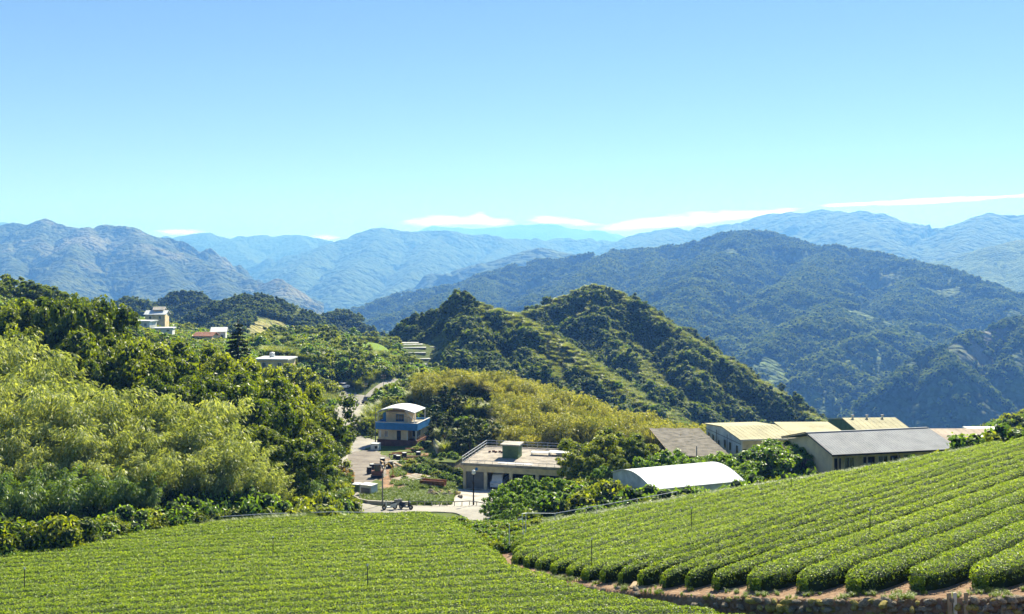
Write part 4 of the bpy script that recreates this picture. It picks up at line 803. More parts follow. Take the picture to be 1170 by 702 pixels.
X, Y = fan_pts(9000, 430, 810, 140, 222); Z = terrain(X, Y); u, v2 = pxy(X, Y, Z); ok = clear(X, Y) & (v2 < 528 - (u > 640) * 6) & (u > 470 + (Y - 150) * .2) & ~((u < 572) & (Y < 184)) & (fbm(X / 9, Y / 9, 3, 66) > -.16)
scatter('silver_grass', np.stack([X, Y, Z - .1], -1)[ok], RNG.uniform(.55, 1.0, ok.sum()) * (1 + .7 * np.clip(fbm(X / 5, Y / 5, 2, 68)[ok] + .3, 0, 1)), P_mound, 'golden tall grass covering the hump behind the house and garage', 'grass')
# individual small trees in the middle distance
gm = 'small trees scattered over the slope beyond the road'
cnt = 0
for px, ty, d in [(288, 417, 206), (300, 419, 205), (316, 417, 205), (330, 414, 207), (342, 418, 206)]: top_at('mid', px, ty, d, 'bushy tree standing in front of the beige house with the white flat roof', 'bushes before the beige house', 1, 1.0)
for _ in range(1500):
    x, y = fan_pts(1, 285, 500, 185, 400); x, y = x[0], y[0]; z = tz(x, y)
    if not clear(np.array([x]), np.array([y]))[0]: continue
    px_, py_ = pxy(x, y, z)
    if 285 < px_ < 342 and y < 262: continue
    if cnt > 95: break
    cnt += 1; vi = random.choice([0, 1, 2, 3, 0, 1]); plant('mid', x, y, z - .2, random.uniform(.45, 1.0) * (.7 + y / 600), {0: 'dark', 1: 'yellow green', 2: 'fresh green', 3: 'yellow green'}[vi] + ' small tree on the terraced slope beyond the parked cars', gm, vi, 1.1)
for px, ty, d in [(135, 372, 300), (146, 378, 290), (158, 383, 285), (200, 386, 300), (212, 382, 330), (222, 388, 290), (240, 396, 280), (256, 394, 300), (262, 384, 330), (120, 352, 300), (105, 352, 280), (178, 384, 300), (290, 388, 340), (305, 385, 360), (318, 388, 350), (330, 392, 350), (345, 388, 380), (360, 385, 390), (375, 388, 385), (280, 380, 370), (186, 368, 390), (205, 370, 380), (218, 368, 390), (118, 358, 340), (130, 352, 420), (385, 384, 395), (398, 386, 400), (410, 381, 405), (452, 388, 402), (445, 394, 395)]:
    vi = random.randrange(4); top_at('mid', px, ty, d, {0: 'dark', 1: 'yellow green', 2: 'fresh green', 3: 'yellow green'}[vi] + ' bushy tree among the distant hillside houses', 'trees among the distant houses', vi, 1.1)
for px in range(-60, 135, 9):
    top_at('mid', px, 312 + max(px, -20) * .30 + random.uniform(-3, 3) + (6 if px < 0 else 0), 232 + random.uniform(-12, 12), 'dark shaggy tree on the far ridge at the upper left edge', 'trees on the upper left ridge', 0, 1.2, .25, 3)
# ------------------------------------------------------------------ buildings
def house(name, px, py, d, rz, label, cat='building', group=None, z=None):
    p = P(px, py, d); return empty(name, (p[0], p[1], z if z is not None else p[2]), rad(rz), label, cat, group)
def win(parent, x0, x1, z0, z1, y, axis='y', fr=.06, mullions=1, glass='glass', frame='white', out=-1):
    """a framed window on a wall plane; out is the side the wall faces"""
    f = MB(); g = MB(); t = .05
    def bx(b, a0, a1, c0, c1, d0, d1):
        if axis == 'y': b.box(a0, a1, y + min(d0, d1), y + max(d0, d1), c0, c1)
        else: b.box(y + min(d0, d1), y + max(d0, d1), a0, a1, c0, c1)
    bx(f, x0 - fr, x1 + fr, z0 - fr, z0, out * .002, out * t); bx(f, x0 - fr, x1 + fr, z1, z1 + fr, out * .002, out * t)
    bx(f, x0 - fr, x0, z0, z1, out * .002, out * t); bx(f, x1, x1 + fr, z0, z1, out * .002, out * t)
    for k in range(mullions): xm = x0 + (x1 - x0) * (k + 1) / (mullions + 1); bx(f, xm - .025, xm + .025, z0, z1, out * .012, out * (t - .01))
    bx(g, x0, x1, z0, z1, out * .001, out * .01)
    w = f.build('window', M[frame], parent); g.build('pane', M[glass], w); return w
def door(parent, x0, x1, z0, z1, y, mat='dark', axis='y', out=-1):
    b = MB()
    if axis == 'y': b.box(x0, x1, y + min(0, out * .04), y + max(0, out * .04) - .0, z0, z1)
    else: b.box(y + min(0, out * .04), y + max(0, out * .04), x0, x1, z0, z1)
    return b.build('door', M[mat], parent)
# house with the blue band
h = house('two_storey_house', 429, 509, 162, -14, 'small two-storey beige house with a blue terrace band and a white arched canopy'); h.location.z = min(h.location.z, tz(h.location.x, h.location.y) + .3) ; GZ = 0
hz0 = -29.75 - h.location.z
W_, D_ = 7.3, 6.4
MB().box(.35, W_ - 1.9, .35, D_ - .3, hz0 - .5, hz0 + 2.3).box(W_ - 1.9, W_ - .35, 2.2, D_ - .3, hz0 - .5, hz0 + 2.3).build('wall', M['beige'], h)
MB().box(.2, W_ - .1, .2, D_ - .1, hz0 - 1.8, hz0 + .62).build('brick_base', M['brick'], h)
MB().box(W_ - .5, W_ - .3, .4, .6, hz0 + .62, hz0 + 2.3).box(W_ - 1.95, W_ - 1.8, .3, .45, hz0 + .62, hz0 + 2.3).build('porch_post', M['white'], h)
zt = hz0 + 2.3
MB().box(0, W_, 0, .14, zt + .0, zt + 1.15).box(W_ - .14, W_, .14, D_, zt, zt + 1.15).box(0, .14, .14, D_, zt, zt + 1.15).box(.14, W_ - .14, D_ - .14, D_, zt, zt + 1.15).build('blue_band', M['blue'], h)
MB().box(.14, W_ - .14, .14, D_ - .14, zt + .003, zt + .85).build('terrace_slab', M['concrete'], h)
MB().box(-.03, W_ + .03, -.03, .2, zt + 1.15, zt + 1.22).box(W_ - .2, W_ + .03, .2, D_, zt + 1.15, zt + 1.22).build('coping', M['white'], h)
z2 = zt + .85
MB().box(1.2, 5.0, 1.7, D_ - .6, z2 + .003, z2 + 1.8).build('upper_wall', M['beige'], h)
MB().box(.6, 1.2, 1.9, D_ - 1, z2 + .003, z2 + 1.6).build('blue_panel', M['blue'], h)
win(h, 3.0, 4.3, z2 + .35, z2 + 1.45, 1.7, mullions=2, frame='blue'); win(h, 1.5, 2.0, hz0 + 1.1, hz0 + 2.0, .35); 0
door(h, 3.6, 4.3, hz0 + .63, hz0 + 2.15, .35); win(h, 5.65, 6.7, hz0 + .95, hz0 + 2.05, 2.2)
door(h, .55, .85, hz0 + .9, hz0 + 2.1, .35, 'white'); win(h, 1.2, 2.4, hz0 + 1.2, hz0 + 2.1, W_ - .35, 'x', out=1)
b = MB(); n = 14; arc = [(-.0 + 6.6 * k / n, z2 + 1.62 + .95 * math.sin(math.pi * (.12 + .78 * k / n)) - (.28 if k == 0 else 0)) for k in range(n + 1)]
b.prism([(x, z) for x, z in arc] + [(x, z + .10) for x, z in arc[::-1]], 'y', .5, D_ - .3); b.build('canopy', M['white_roof'], h, False)
MB().tube([(6.55, .6, z2 + .1), (6.55, .6, z2 + 1.95)], .06).tube([(6.55, D_ - .5, z2 + .1), (6.55, D_ - .5, z2 + 1.95)], .06).tube([(5.0, .6, z2 + 2.1), (6.5, .6, z2 + .7)], .05).tube([(.2, .6, z2 + .1), (.2, .6, z2 + 1.75)], .05).tube([(5.0, .6, z2 + 2.15), (6.55, .6, z2 + 1.95)], .05).build('canopy_frame', M['white'], h)
# flat-roofed garage
G = house('garage', 528, 558, 130, -14, 'low garage with a grey shutter and a green box on its stained flat roof')
W_, D_, H_ = 13.5, 12.2, 3.05
MB().box(.1, W_ - .1, 4.2, D_ - .1, -.6, H_).box(.1, .45, .1, 4.2, -.6, H_).box(W_ - .45, W_ - .1, .1, 4.2, -.6, H_).box(.45, W_ - .45, .12, .4, 2.25, H_).build('wall', M['cream'], G)
for x in (2.95, 6.4, 9.9): MB().box(x, x + .42, .08, .5, -.6, 2.25).build('pillar', M['cream'], G)
b = MB()
for k in range(13): b.box(.5, 2.9, .28 + .012 * (k % 2), .34, .02 + k * .17, .02 + (k + 1) * .17 - .012)
b.build('shutter', M['shutter'], G); MB().box(3.4, W_ - .5, 3.9, 4.19, -.1, 2.3).build('bay_shade_panel', M['dark'], G); MB().box(.45, W_ - .45, .1, 4.2, -.6, .0).build('floor_slab', M['concrete'], G)  # near-black panel stands in for shade deep inside the open bay
MB().box(-.15, W_ + .15, -.15, D_ + .15, H_ + .003, H_ + .24).build('roof', M['flatroof'], G)
b = MB().box(-.15, W_ + .15, -.15, .03, H_ + .243, H_ + .36).box(-.15, .03, .03, D_ + .15, H_ + .243, H_ + .36).box(W_ - .03, W_ + .15, .03, D_ + .15, H_ + .243, H_ + .36).box(.03, W_ - .03, D_ - .03, D_ + .15, H_ + .243, H_ + .36); b.build('roof_kerb', M['concrete'], G)
b = MB(); zr = H_ + .36
for (xa, ya, xb, yb, m_) in ((0, 0, 0, D_, 9), (0, D_, W_, D_, 10), (W_, 0, W_, D_, 9)):
    for k in range(m_): t = k / (m_ - 1); b.tube([(xa + (xb - xa) * t, ya + (yb - ya) * t, zr - .05), (xa + (xb - xa) * t, ya + (yb - ya) * t, zr + .8)], .035, 5)
    for zz in (.42, .8): b.tube([(xa, ya, zr + zz), (xb, yb, zr + zz)], .04, 5)
b.build('railing', M['metal'], G)
b = MB()
for k in range(14): b.tube([(W_ * k / 13, .02, zr - .05), (W_ * k / 13, .02, zr + .35)], .025, 4)
b.tube([(0, .02, zr + .35), (W_, .02, zr + .35)], .03, 5); b.build('railing', M['metal'], G)
gb = MB().box(4.3, 6.5, 4.6, 6.8, H_ + .243, H_ + 2.0).build('stair_box', M['green_box'], G); MB().box(4.05, 6.75, 4.35, 7.05, H_ + 2.003, H_ + 2.16).build('cap', M['concrete'], gb)
b = MB()
b.prism([(1.95 + .2 * math.cos(t * .524), 2.62 + .2 * math.sin(t * .524)) for t in range(12)], 'y', .06, .118); b.build('round_emblem', M['blue'], G)
# odds and ends lying on the garage roof
def loose(name, label, cat, px, py, d, rz, fn, mat, group=None, on=None):
    p = P(px, py, d); z = on if on is not None else tz(p[0], p[1]); b = MB(); fn(b); o = b.build(name, M[mat]); o.location = (p[0], p[1], z); o.rotation_euler = (0, 0, rad(rz)); return tag(o, label, cat, group)
RZ = G.location.z + H_ + .243
def on_roof(lx, ly): a = rad(-14); return (G.location.x + lx * math.cos(a) - ly * math.sin(a), G.location.y + lx * math.sin(a) + ly * math.cos(a), RZ)
def roof_item(name, lx, ly, b, mat, label, cat, group=None):
    o = b.build(name, M[mat]); o.location = on_roof(lx, ly); o.rotation_euler = (0, 0, rad(-14)); return tag(o, label, cat, group)
b = MB().box(0, 2.6, 0, 1.1, .35, .42); [b.box(x, x + .08, y, y + .08, 0, .35) for x in (.05, 2.45) for y in (.05, .95)]; roof_item('table', 7.6, 7.4, b, 'metal', 'low pale metal table on the garage roof, right of the green box', 'table')
b = MB().box(0, 3.2, 0, 1.5, .45, .5); [b.box(x, x + .08, y, y + .08, 0, .45) for x in (.1, 3.0) for y in (.1, 1.3)]; roof_item('table', 10.0, 7.6, b, 'white', 'larger white table on the garage roof near its right railing', 'table')
b = MB()
for k in range(6): b.box(k * .45, k * .45 + .3, (k % 2) * .4, (k % 2) * .4 + .28, .003, .22, rz=k * .7)
roof_item('brick_row', 1.4, 8.0, b, 'brick', 'scattered dark blocks on the garage roof left of the green box', 'blocks')
roof_item('plank', 4.6, 1.0, MB().box(0, 4.6, 0, .7, .0, .06), 'white', 'long white board lying along the front edge of the garage roof', 'board')
# white curved shed
Cc = house('shed', 746, 560.5, 95, 22, 'low shed with a broad white curved roof behind the right tea field'); W_, D_ = 10.6, 8.6
n = 16; arc = [(D_ * k / n, .95 * math.sin(math.pi * k / n)) for k in range(n + 1)]
MB().prism([(y, z) for y, z in arc] + [(y, z + .06) for y, z in arc[::-1]], 'x', 0, W_).build('roof', M['white_roof'], Cc, True).data.polygons.foreach_set('use_smooth', [False] * (2 + 34))
MB().prism([(.15, -3)] + [(y * .97 + .12, z - .01) for y, z in arc] + [(D_ - .15, -3)], 'x', .12, .2).prism([(.15, -3)] + [(y * .97 + .12, z - .01) for y, z in arc] + [(D_ - .15, -3)], 'x', W_ - .2, W_ - .12).box(.2, W_ - .2, .15, .22, -3, -.02).box(.2, W_ - .2, D_ - .3, D_ - .22, -3, -.02).build('wall', M['greywall'], Cc)
b = MB()
for k in range(9): b.tube([(W_ * k / 8, y, z + .065) for y, z in arc], .012, 4)
b.build('roof_rib', M['white_roof'], Cc)
# long building with the grey tiled roof
T = house('long_building', 951, 519.5, 107.0, 13, 'long low building with a ribbed grey roof and a tan gable wall', z=-24.0); W_, D_, ZE = 15.0, 9.6, 3.1
rise = 1.45; ov = .7
MB().prism([(0, 0), (0, ZE), (D_ / 2, ZE + rise * D_ / (D_ + 2 * ov) + .0), (D_, ZE), (D_, 0)], 'x', 0, .22).build('gable_wall', M['tan'], T)
MB().box(.22, W_, 1.6, 1.8, 0, ZE).box(.22, W_, D_ - .2, D_, 0, ZE).prism([(1.6, ZE), (D_ / 2, ZE + rise * .8), (D_, ZE)], 'x', W_ - .2, W_).build('wall', M['cream'], T)
th = .12
def slope_roof(par, mat, x0, x1, D, ze, rise, ov, th=.1, ribs=0, ribm=None, name='roof'):
    b = MB(); k = rise / (D / 2 + ov)
    b.prism([(-ov, ze), (D / 2, ze + rise), (D + ov, ze), (D + ov, ze + th), (D / 2, ze + rise + th), (-ov, ze + th)], 'x', x0, x1)
    r = b.build(name, M[mat], par)
    if ribs:
        c_ = MB()
        for i in range(ribs + 1):
            x = x0 + (x1 - x0) * i / ribs; c_.add([(x - .03, -ov, ze + th), (x + .03, -ov, ze + th), (x + .03, D / 2, ze + rise + th), (x - .03, D / 2, ze + rise + th), (x - .03, -ov, ze + th + .022), (x + .03, -ov, ze + th + .022), (x + .03, D / 2, ze + rise + th + .022), (x - .03, D / 2, ze + rise + th + .022)], [(4, 5, 6, 7), (0, 4, 7, 3), (1, 2, 6, 5), (0, 1, 5, 4)])
        c_.build('rib', M[ribm or mat], r)
        # one grouped detail: the seams of the sheet
    return r
M['tile_roof'] = plain('grey_ribbed_roof', (.27, .28, .29), .8, .5, .2)
M['tile_rib'] = plain('grey_rib', (.20, .21, .22), .6, .5, .2)
r = slope_roof(T, 'tile_roof', -.5, W_ + .3, D_, ZE, rise, ov, .10, 46, 'tile_roof')
MB().box(-.5, W_ + .3, -ov - .06, -ov - .003, ZE - .06, ZE + .12).build('gutter', M['dark'], T)
MB().prism([(-ov - .05, ZE + .11), (D_ / 2, ZE + rise + .11), (D_ + ov, ZE + .11), (D_ + ov, ZE + .22), (D_ / 2, ZE + rise + .22), (-ov - .05, ZE + .22)], 'x', -.56, -.503).build('verge_board', M['dark'], T)
MB().box(-.4, W_ + .2, D_ / 2 - .12, D_ / 2 + .12, ZE + rise + .08, ZE + rise + .18).build('ridge_cap', M['tile_rib'], T)
for x0, x1 in ((.8, 2.0), (4.8, 6.2), (8.2, 9.4), (12.2, 13.4)): door(T, x0, x1, .1, 2.3, 1.6, 'dark')
for x0, x1 in ((2.5, 3.6), (6.7, 7.8), (9.9, 11.4)): win(T, x0, x1, 1.1, 2.3, 1.6)
for x in (.5, 4.0, 7.9, 11.8, 14.7): MB().box(x, x + .14, -.3, -.16, 0, ZE - .0).build('porch_post', M['wood'], T)
aL = rad(13)
def at_T(lx, ly, z=-24.0): return (T.location.x + lx * math.cos(aL) - ly * math.sin(aL), T.location.y + lx * math.sin(aL) + ly * math.cos(aL), z)
for k, (lx, n_) in enumerate(((9.4, 3), (9.9, 3))): pass
b = MB()
for k in range(5): b.tube([(.25 * k, 0, 1.4), (1.9 + .25 * k, -.2 * k, 2.6 - .1 * k)], .045, 5)
o = b.build('pipe_bundle', M['white']); o.location = at_T(9.0, -.5, -23.9); o.rotation_euler = (0, 0, aL); tag(o, 'slanting white pipes propped before the wall of the long grey-roofed building', 'pipes')
b = MB().box(0, .9, 0, .5, .35, .4).box(0, .9, .45, .5, .4, .85); [b.box(x, x + .05, y, y + .05, 0, .35) for x in (.02, .83) for y in (.02, .43)]
o = b.build('chair', M['white']); o.location = at_T(4.3, .3, -22.6); o.rotation_euler = (0, 0, aL); o.location.z = -23.05; tag(o, 'white garden bench under the eaves of the long grey-roofed building', 'bench'); 
b = MB().tube([(0, 0, 0), (.35, 0, 1.6)], .03, 4).tube([(.7, 0, 0), (.35, 0, 1.6)], .03, 4).tube([(.12, 0, .5), (.58, 0, .5)], .02, 4).tube([(.22, 0, 1), (.48, 0, 1)], .02, 4)
o = b.build('step_ladder', M['white']); o.location = at_T(7.2, .2, -23.2); o.rotation_euler = (0, 0, aL); tag(o, 'white step ladder before a dark doorway of the long grey-roofed building', 'ladder')
# two-storey building with cream roof
B = empty('two_storey_building', (29.1, 125, -28.5), rad(9.5), 'two-storey building with a low cream roof and a long grey windowed side wall', 'building'); W_, D_, ZE = 7.0, 12.2, 5.95
MB().box(0, .2, 0, D_, 0, ZE).prism([(0, ZE), (D_ / 2, ZE + .55), (D_, ZE)], 'x', 0, .2).build('side_wall', M['greywall'], B)
MB().box(.2, W_, 1.4, 1.6, 0, ZE).box(W_ - .2, W_, 1.6, D_, 0, ZE).box(.2, W_ - .2, D_ - .2, D_, 0, ZE).box(.2, W_, 0, .2, 4.75, ZE).build('wall', M['cream'], B)
MB().box(.2, W_, .0, 1.4, 2.9, 3.1).build('balcony_slab', M['concrete'], B); MB().box(.2, W_, .003, .12, 3.1, 3.9).build('balcony_wall', M['tan'], B)
for y0 in (.9, 3.2, 5.0, 7.2, 9.2, 10.8): win(B, y0, y0 + (.7 if y0 != 7.2 else .5), 3.9, 5.0 if y0 != 7.2 else 4.6, 0, 'x', out=-1, mullions=0, frame='greywall')
for y0 in (1.5, 5.2, 9.0): win(B, y0, y0 + 1.0, 1.0, 2.1, 0, 'x', out=-1)
MB().box(-.06, -.003, .05, D_ - .05, 3.0, 3.2).box(-.05, -.003, 4.5, 4.65, 0, ZE - .1).box(-.05, -.003, 8.3, 8.45, 0, ZE - .1).box(-.06, -.003, .05, D_ - .05, 5.35, 5.42).build('wall_band', M['shutter'], B)
for x0 in (.8, 2.6, 4.6): win(B, x0, x0 + 1.2, 3.4, 4.6, 1.4)
slope_roof(B, 'cream_roof', -.25, W_ + .4, D_, ZE, .65, .35, .1, 12, 'cream_roof')
MB().box(-.3, W_ + .4, -.42, -.353, ZE - .12, ZE + .1).build('fascia', M['wood_w'], B)
# cream roof beside it
B2 = empty('low_building', (37.1, 130, -28.0), rad(2), 'low building with a flat-looking cream sheet roof between two taller cream roofs', 'building'); W_, D_, ZE = 6.9, 6.6, 5.15
MB().box(0, W_, 0, .2, 0, ZE).box(0, .2, .2, D_, 0, ZE).box(W_ - .2, W_, .2, D_, 0, ZE).box(.2, W_ - .2, D_ - .2, D_, 0, ZE + .3).build('wall', M['green_box'], B2)
MB().prism([(-.5, ZE), (D_ + .6, ZE + .5), (D_ + .6, ZE + .6), (-.5, ZE + .1)], 'x', -.35, W_ + .35).build('roof', M['cream_roof'], B2)
MB().prism([(-2.6, ZE - .45), (-.55, ZE - .25), (-.55, ZE - .18), (-2.6, ZE - .38)], 'x', -1.2, W_ + .2).build('lean_to_roof', M['concrete'], B2)
for x in (-1.0, 2.3, 5.6): MB().box(x, x + .15, -2.45, -2.3, 0, ZE - .42).build('post', M['wood'], B2)
door(B2, 1, 2.2, 0, 2.3, 0); win(B2, 3.2, 5, 1, 2.3, 0)
# green-gabled roof with three ventilators
B3 = empty('warehouse', (53.0, 150, -30), rad(3), 'large shed with cream roof, green gable and three small ventilators on the ridge', 'building'); W_, D_, ZE = 8.0, 12.8, 4.05
MB().prism([(0, 0), (0, ZE), (D_ / 2, ZE + .95), (D_, ZE), (D_, 0)], 'x', 0, .2).build('gable_wall', M['green_box'], B3)
MB().box(.2, W_, 0, .2, 0, ZE).box(.2, W_, D_ - .2, D_, 0, ZE).prism([(.2, 0), (.2, ZE), (D_ / 2, ZE + .95), (D_ - .2, ZE), (D_ - .2, 0)], 'x', W_ - .2, W_).build('wall', M['cream'], B3)
slope_roof(B3, 'cream_roof', -.2, W_ + .4, D_, ZE, 1.15, .4, .1, 10, 'cream_roof')
for x in (1.4, 3.7, 6.2): v_ = MB().tube([(x, D_ / 2 - .3, ZE + 1.1), (x, D_ / 2 - .3, ZE + 1.6)], .16, 8).build('ventilator', M['metal'], B3); MB().tube([(x, D_ / 2 - .3, ZE + 1.6), (x, D_ / 2 - .3, ZE + 1.72)], .26, 8).build('cowl', M['shutter'], v_)
win(B3, 2, 3.6, 1.2, 2.4, 0); door(B3, 5, 6.6, 0, 2.5, 0, 'shutter')
# pink roof and the small pale one behind it
B4 = empty('low_building', (61.4, 139.5, -29), rad(2), 'low building with a wide pale pink roof at the right, behind the long grey-roofed one', 'building'); W_, D_, ZE = 9.2, 10.5, 3.45
MB().box(0, W_, 0, .2, 0, ZE).box(0, .2, .2, D_, 0, ZE).box(W_ - .2, W_, .2, D_, 0, ZE).box(.2, W_ - .2, D_ - .2, D_, 0, ZE).build('wall', M['brick'], B4)
slope_roof(B4, 'pink_roof', -.3, W_ + .3, D_, ZE, 1.0, .5, .1, 9, 'pink_roof')
for x in (.6, 2.6, 4.6, 6.6): win(B4, x, x + 1.3, 1.6, 2.8, 0)
B5 = empty('low_building', (72.5, 152, -29.5), rad(2), 'small pale flat-roofed building at the far right end of the row of roofs', 'building')
MB().box(0, 5, 0, 5, 0, 3).build('wall', M['greywall'], B5); MB().box(-.3, 5.3, -.3, 5.3, 3.003, 3.25).build('roof', M['white'], B5); win(B5, 1, 2.2, 1.2, 2.3, 0); win(B5, 3, 4.2, 1.2, 2.3, 0)
# weathered shade-net frame
NT = empty('shade_shelter', (19.2, 117.5, -28), 0, 'broad weathered dark netting roof on posts beside the two-storey cream-roofed building', 'shelter'); W_, D_, ZE = 7.0, 20, 4.9
gx, gy = np.meshgrid(np.linspace(0, W_, 26), np.linspace(0, D_, 50)); gz = ZE + .10 * perlin(gx * .9, gy * .9, 4) - .10 * np.abs(np.sin(gx / W_ * 3 * np.pi)) - .06 * np.abs(np.sin(gy / D_ * 6 * np.pi)); i = (np.arange(49)[:, None] * 26 + np.arange(25)[None]).ravel()
nb = np.stack([gx, gy, gz], -1).reshape(-1, 3); nq = np.stack([i, i + 1, i + 27, i + 26], -1)
ob('net', mesh_np('net', np.vstack([nb, nb - (0, 0, .05)]), np.vstack([nq, nq[:, ::-1] + len(nb)]), M['net'], True), NT)
for x in (0.1, W_ / 2, W_ - .1):
    for y in (0.1, D_ / 4, D_ / 2, D_ * .75, D_ - .1): MB().tube([(x, y, -2), (x, y, ZE - .1)], .07, 5).build('post', M['wood'], NT)
MB().box(0, W_, -.06, .0, ZE - .12, ZE - .05).box(-.06, -.002, 0, D_, ZE - .12, ZE - .05).build('edge_beam', M['wood'], NT)
o = MB().prism([(0, 0), (2.6, 0), (2.6, .1), (2.45, .25), (.15, .25), (0, .1)], 'y', 0, 1.6).build('blue_tarpaulin', M['blue']); o.location = (GX(792, 114), 114, -26.1); tag(o, 'folded blue tarpaulin stack below the front of the netting roof', 'tarpaulin')
MB()
# ------------------------------------------------------------------ distant houses
def small_house(px, py, d, w, dp, h, rz, wall, roof, label, flat=False, name='house', storeys=1, group=None):
    w *= .8; dp *= .8; h *= .8; p = P(px, py + 1.5, d); zg = tz(p[0], p[1]); e = empty(name, (p[0], p[1], p[2] - 0), rad(rz), label, 'house', group); e.location.z = p[2]
    MB().box(0, w, 0, dp, min(zg - p[2], 0) - 1, h).build('wall', M[wall], e)
    if flat: MB().box(-.4, w + .4, -.4, dp + .4, h + .003, h + .3).build('roof', M[roof], e)
    else:
        rs = dp * .22; MB().prism([(-.5, h - .1), (dp / 2, h + rs), (dp + .5, h - .1), (dp + .5, h + .1), (dp / 2, h + rs + .2), (-.5, h + .1)], 'x', -.5, w + .5).build('roof', M[roof], e)
        MB().prism([(0, h), (dp / 2, h + rs - .05), (dp, h)], 'x', 0, .2).prism([(0, h), (dp / 2, h + rs - .05), (dp, h)], 'x', w - .2, w).build('gable', M[wall], e)
    n = max(2, int(w / 2.4))
    for s_ in range(storeys):
        for k in range(n): x = w * (k + .5) / n; win(e, x - .4, x + .4, h * .35, h * .75, 0)
    return e
small_house(152, 374, 330, 7.4, 6, 2.9, -8, 'white', 'white_roof', 'bright white flat-roofed house in the middle of the distant cluster at the left', True)
small_house(166, 366, 350, 8.5, 7, 3.0, 5, 'beige', 'white_roof', 'house with wide pale roof and beige wall, highest of the distant left cluster')
small_house(150, 391, 290, 6.9, 6, 2.2, 4, 'greywall', 'white_roof', 'low shed with a bright white roof below the other houses of the left cluster', True, 'shed')
small_house(131, 360, 370, 3.6, 5, 3.2, 4, 'greywall', 'white_roof', 'small grey house almost hidden behind the big dark trees at the left', True)
small_house(177, 379, 310, 6.6, 5, 1.6, 8, 'greywall', 'white_roof', 'long low grey-roofed shed between the white house and the red-roofed house', True, 'shed')
small_house(222, 389.5, 315, 7.2, 6, 2.3, -6, 'beige', 'red_roof', 'long low house with brown red roof beside the white gabled house')
small_house(242, 391, 322, 5.4, 7, 4.6, 12, 'white', 'white', 'white two-storey gabled house next to the brown red roof', False, storeys=1)
small_house(176, 358, 352, 4.0, 5, 2.0, 12, 'tan', 'concrete', 'small dark house at the right end of the upper left cluster') 
small_house(293, 422, 215, 8.6, 7, 2.9, -6, 'beige', 'white', 'beige house with white flat roof and round tank, right of the dark conifer', True)
o = MB().tube([(0, 0, 0), (0, 0, .9), (0, 0, 1.1)], [.6, .6, .2], 12).build('water_tank', M['metal']); p = P(309, 408.5, 217); o.location = (p[0], p[1] + 1.5, P(293, 423.5, 215)[2] + 2.62); tag(o, 'round grey water tank on the white flat roof right of the dark conifer', 'tank')
for i, (px, py, d, w, rz) in enumerate([(316, 411, 262, 8, 3), (335, 409.5, 268, 8, 2), (346, 405.5, 290, 6, 4), (284, 400, 300, 5, 6)]):
    e = empty('greenhouse', tuple(P(px, py, d)), rad(rz), ['left of the two pale low greenhouses above the beige house', 'right of the two pale low greenhouses above the beige house', 'short pale greenhouse highest on the terrace above the beige house', 'pale greenhouse half hidden behind the conifer'][i], 'greenhouse', 'pale greenhouses on the terrace')
    b = MB(); ar = [(5 * k / 8, .9 + .8 * math.sin(math.pi * k / 8)) for k in range(9)]; b.prism([(0, -1)] + ar + [(5, -1)], 'x', 0, w); b.build('cover', M['tarp'], e); MB().box(-.05, -.002, 1.8, 3.2, -.5, 1.3).build('door', M['shutter'], e)
# terraces of white beds below the left peak
k = 0
for (px, py, d, w) in [(457, 395, 401, 13), (458, 400, 396, 15), (460, 405, 391, 16), (466, 410, 386, 12), (474, 414, 381, 12), (475, 419, 376, 10), (491, 403, 394, 10), (492, 409, 388, 11), (489, 414, 382, 12), (488, 420, 376, 13), (489, 425, 371, 9)]:
    k += 1; x, y, z = P(px, py, d); z = max(z, tz(x, y) - .1, float(hG(np.array([x]), np.array([y]))[0]) - .1); wd = (w if px > 480 else w * .72) * .8
    e = empty('terrace_bed', (x, y, z), rad(4), '%s pale bed from the top of the %s terrace flight beside the wooded peak' % (ordinal(k if k < 7 else k - 6), 'left' if k < 7 else 'right'), 'terrace', 'pale terraced beds below the wooded peak')
    MB().box(0, wd, 0, 3.4, -.02, .28).build('cover', M['tarp'], e); MB().box(-.15, wd + .15, -.25, -.003, -3.2, .15).build('retaining_wall', M['stone'], e)
# ------------------------------------------------------------------ stones, posts, yard things
def rock(seed, n=1):
    rng = np.random.default_rng(seed); v = fib(26); s = rng.uniform(.7, 1.3, 3); v = v * s * rng.uniform(.82, 1.12, (26, 1))
    import bmesh
    bm = bmesh.new(); [bm.verts.new(p) for p in v]; bmesh.ops.convex_hull(bm, input=bm.verts[:]); me = bpy.data.meshes.new('stone'); bm.to_mesh(me); bm.free(); return me
ROCKS = []
for i in range(6):
    for mt in ('stone', 'stone', 'stone_moss'):
        me = rock(i * 3 + 5); me.materials.append(M[mt]); ROCKS.append(me)
random.seed(11); cntr = 0
def stone(x, y, z, s, label, group):
    o = ob('stone', random.choice(ROCKS)); o.location = (x, y, z); o.rotation_euler = (random.uniform(-.5, .5), random.uniform(-.5, .5), random.uniform(0, 6.28)); o.scale = (s * random.uniform(.9, 1.5), s * random.uniform(.7, 1), s * random.uniform(.6, .9)); return tag(o, label, 'stone', group)
for px in np.arange(664, 1240, 6.5):
    ys = np.linspace(28, 62, 700); xs = (px - CX) / F * ys; j = np.argmin(np.abs(ys - edge_y(xs))); x, y = xs[j], ys[j]; zr_, zl_ = float(zR(x, y)), float(zL(x, y)); hgt = zr_ - zl_
    for z in np.arange(zr_ - .06, max(zl_ - .1, zr_ - 1.6), -.27):
        if random.random() < (.72 if px < 850 else .35): continue
        side = 'beside the left tea field' if px < 880 else 'under the path at the lower right'
        stone(x + random.uniform(-.06, .06), y - .02 + random.uniform(-.1, .1) - (zr_ - z) * .1, z + random.uniform(-.04, .04), random.uniform(.12, .23), 'rough brown and mossy stone of the dry wall ' + side, 'stones of the dry wall between the tea fields')
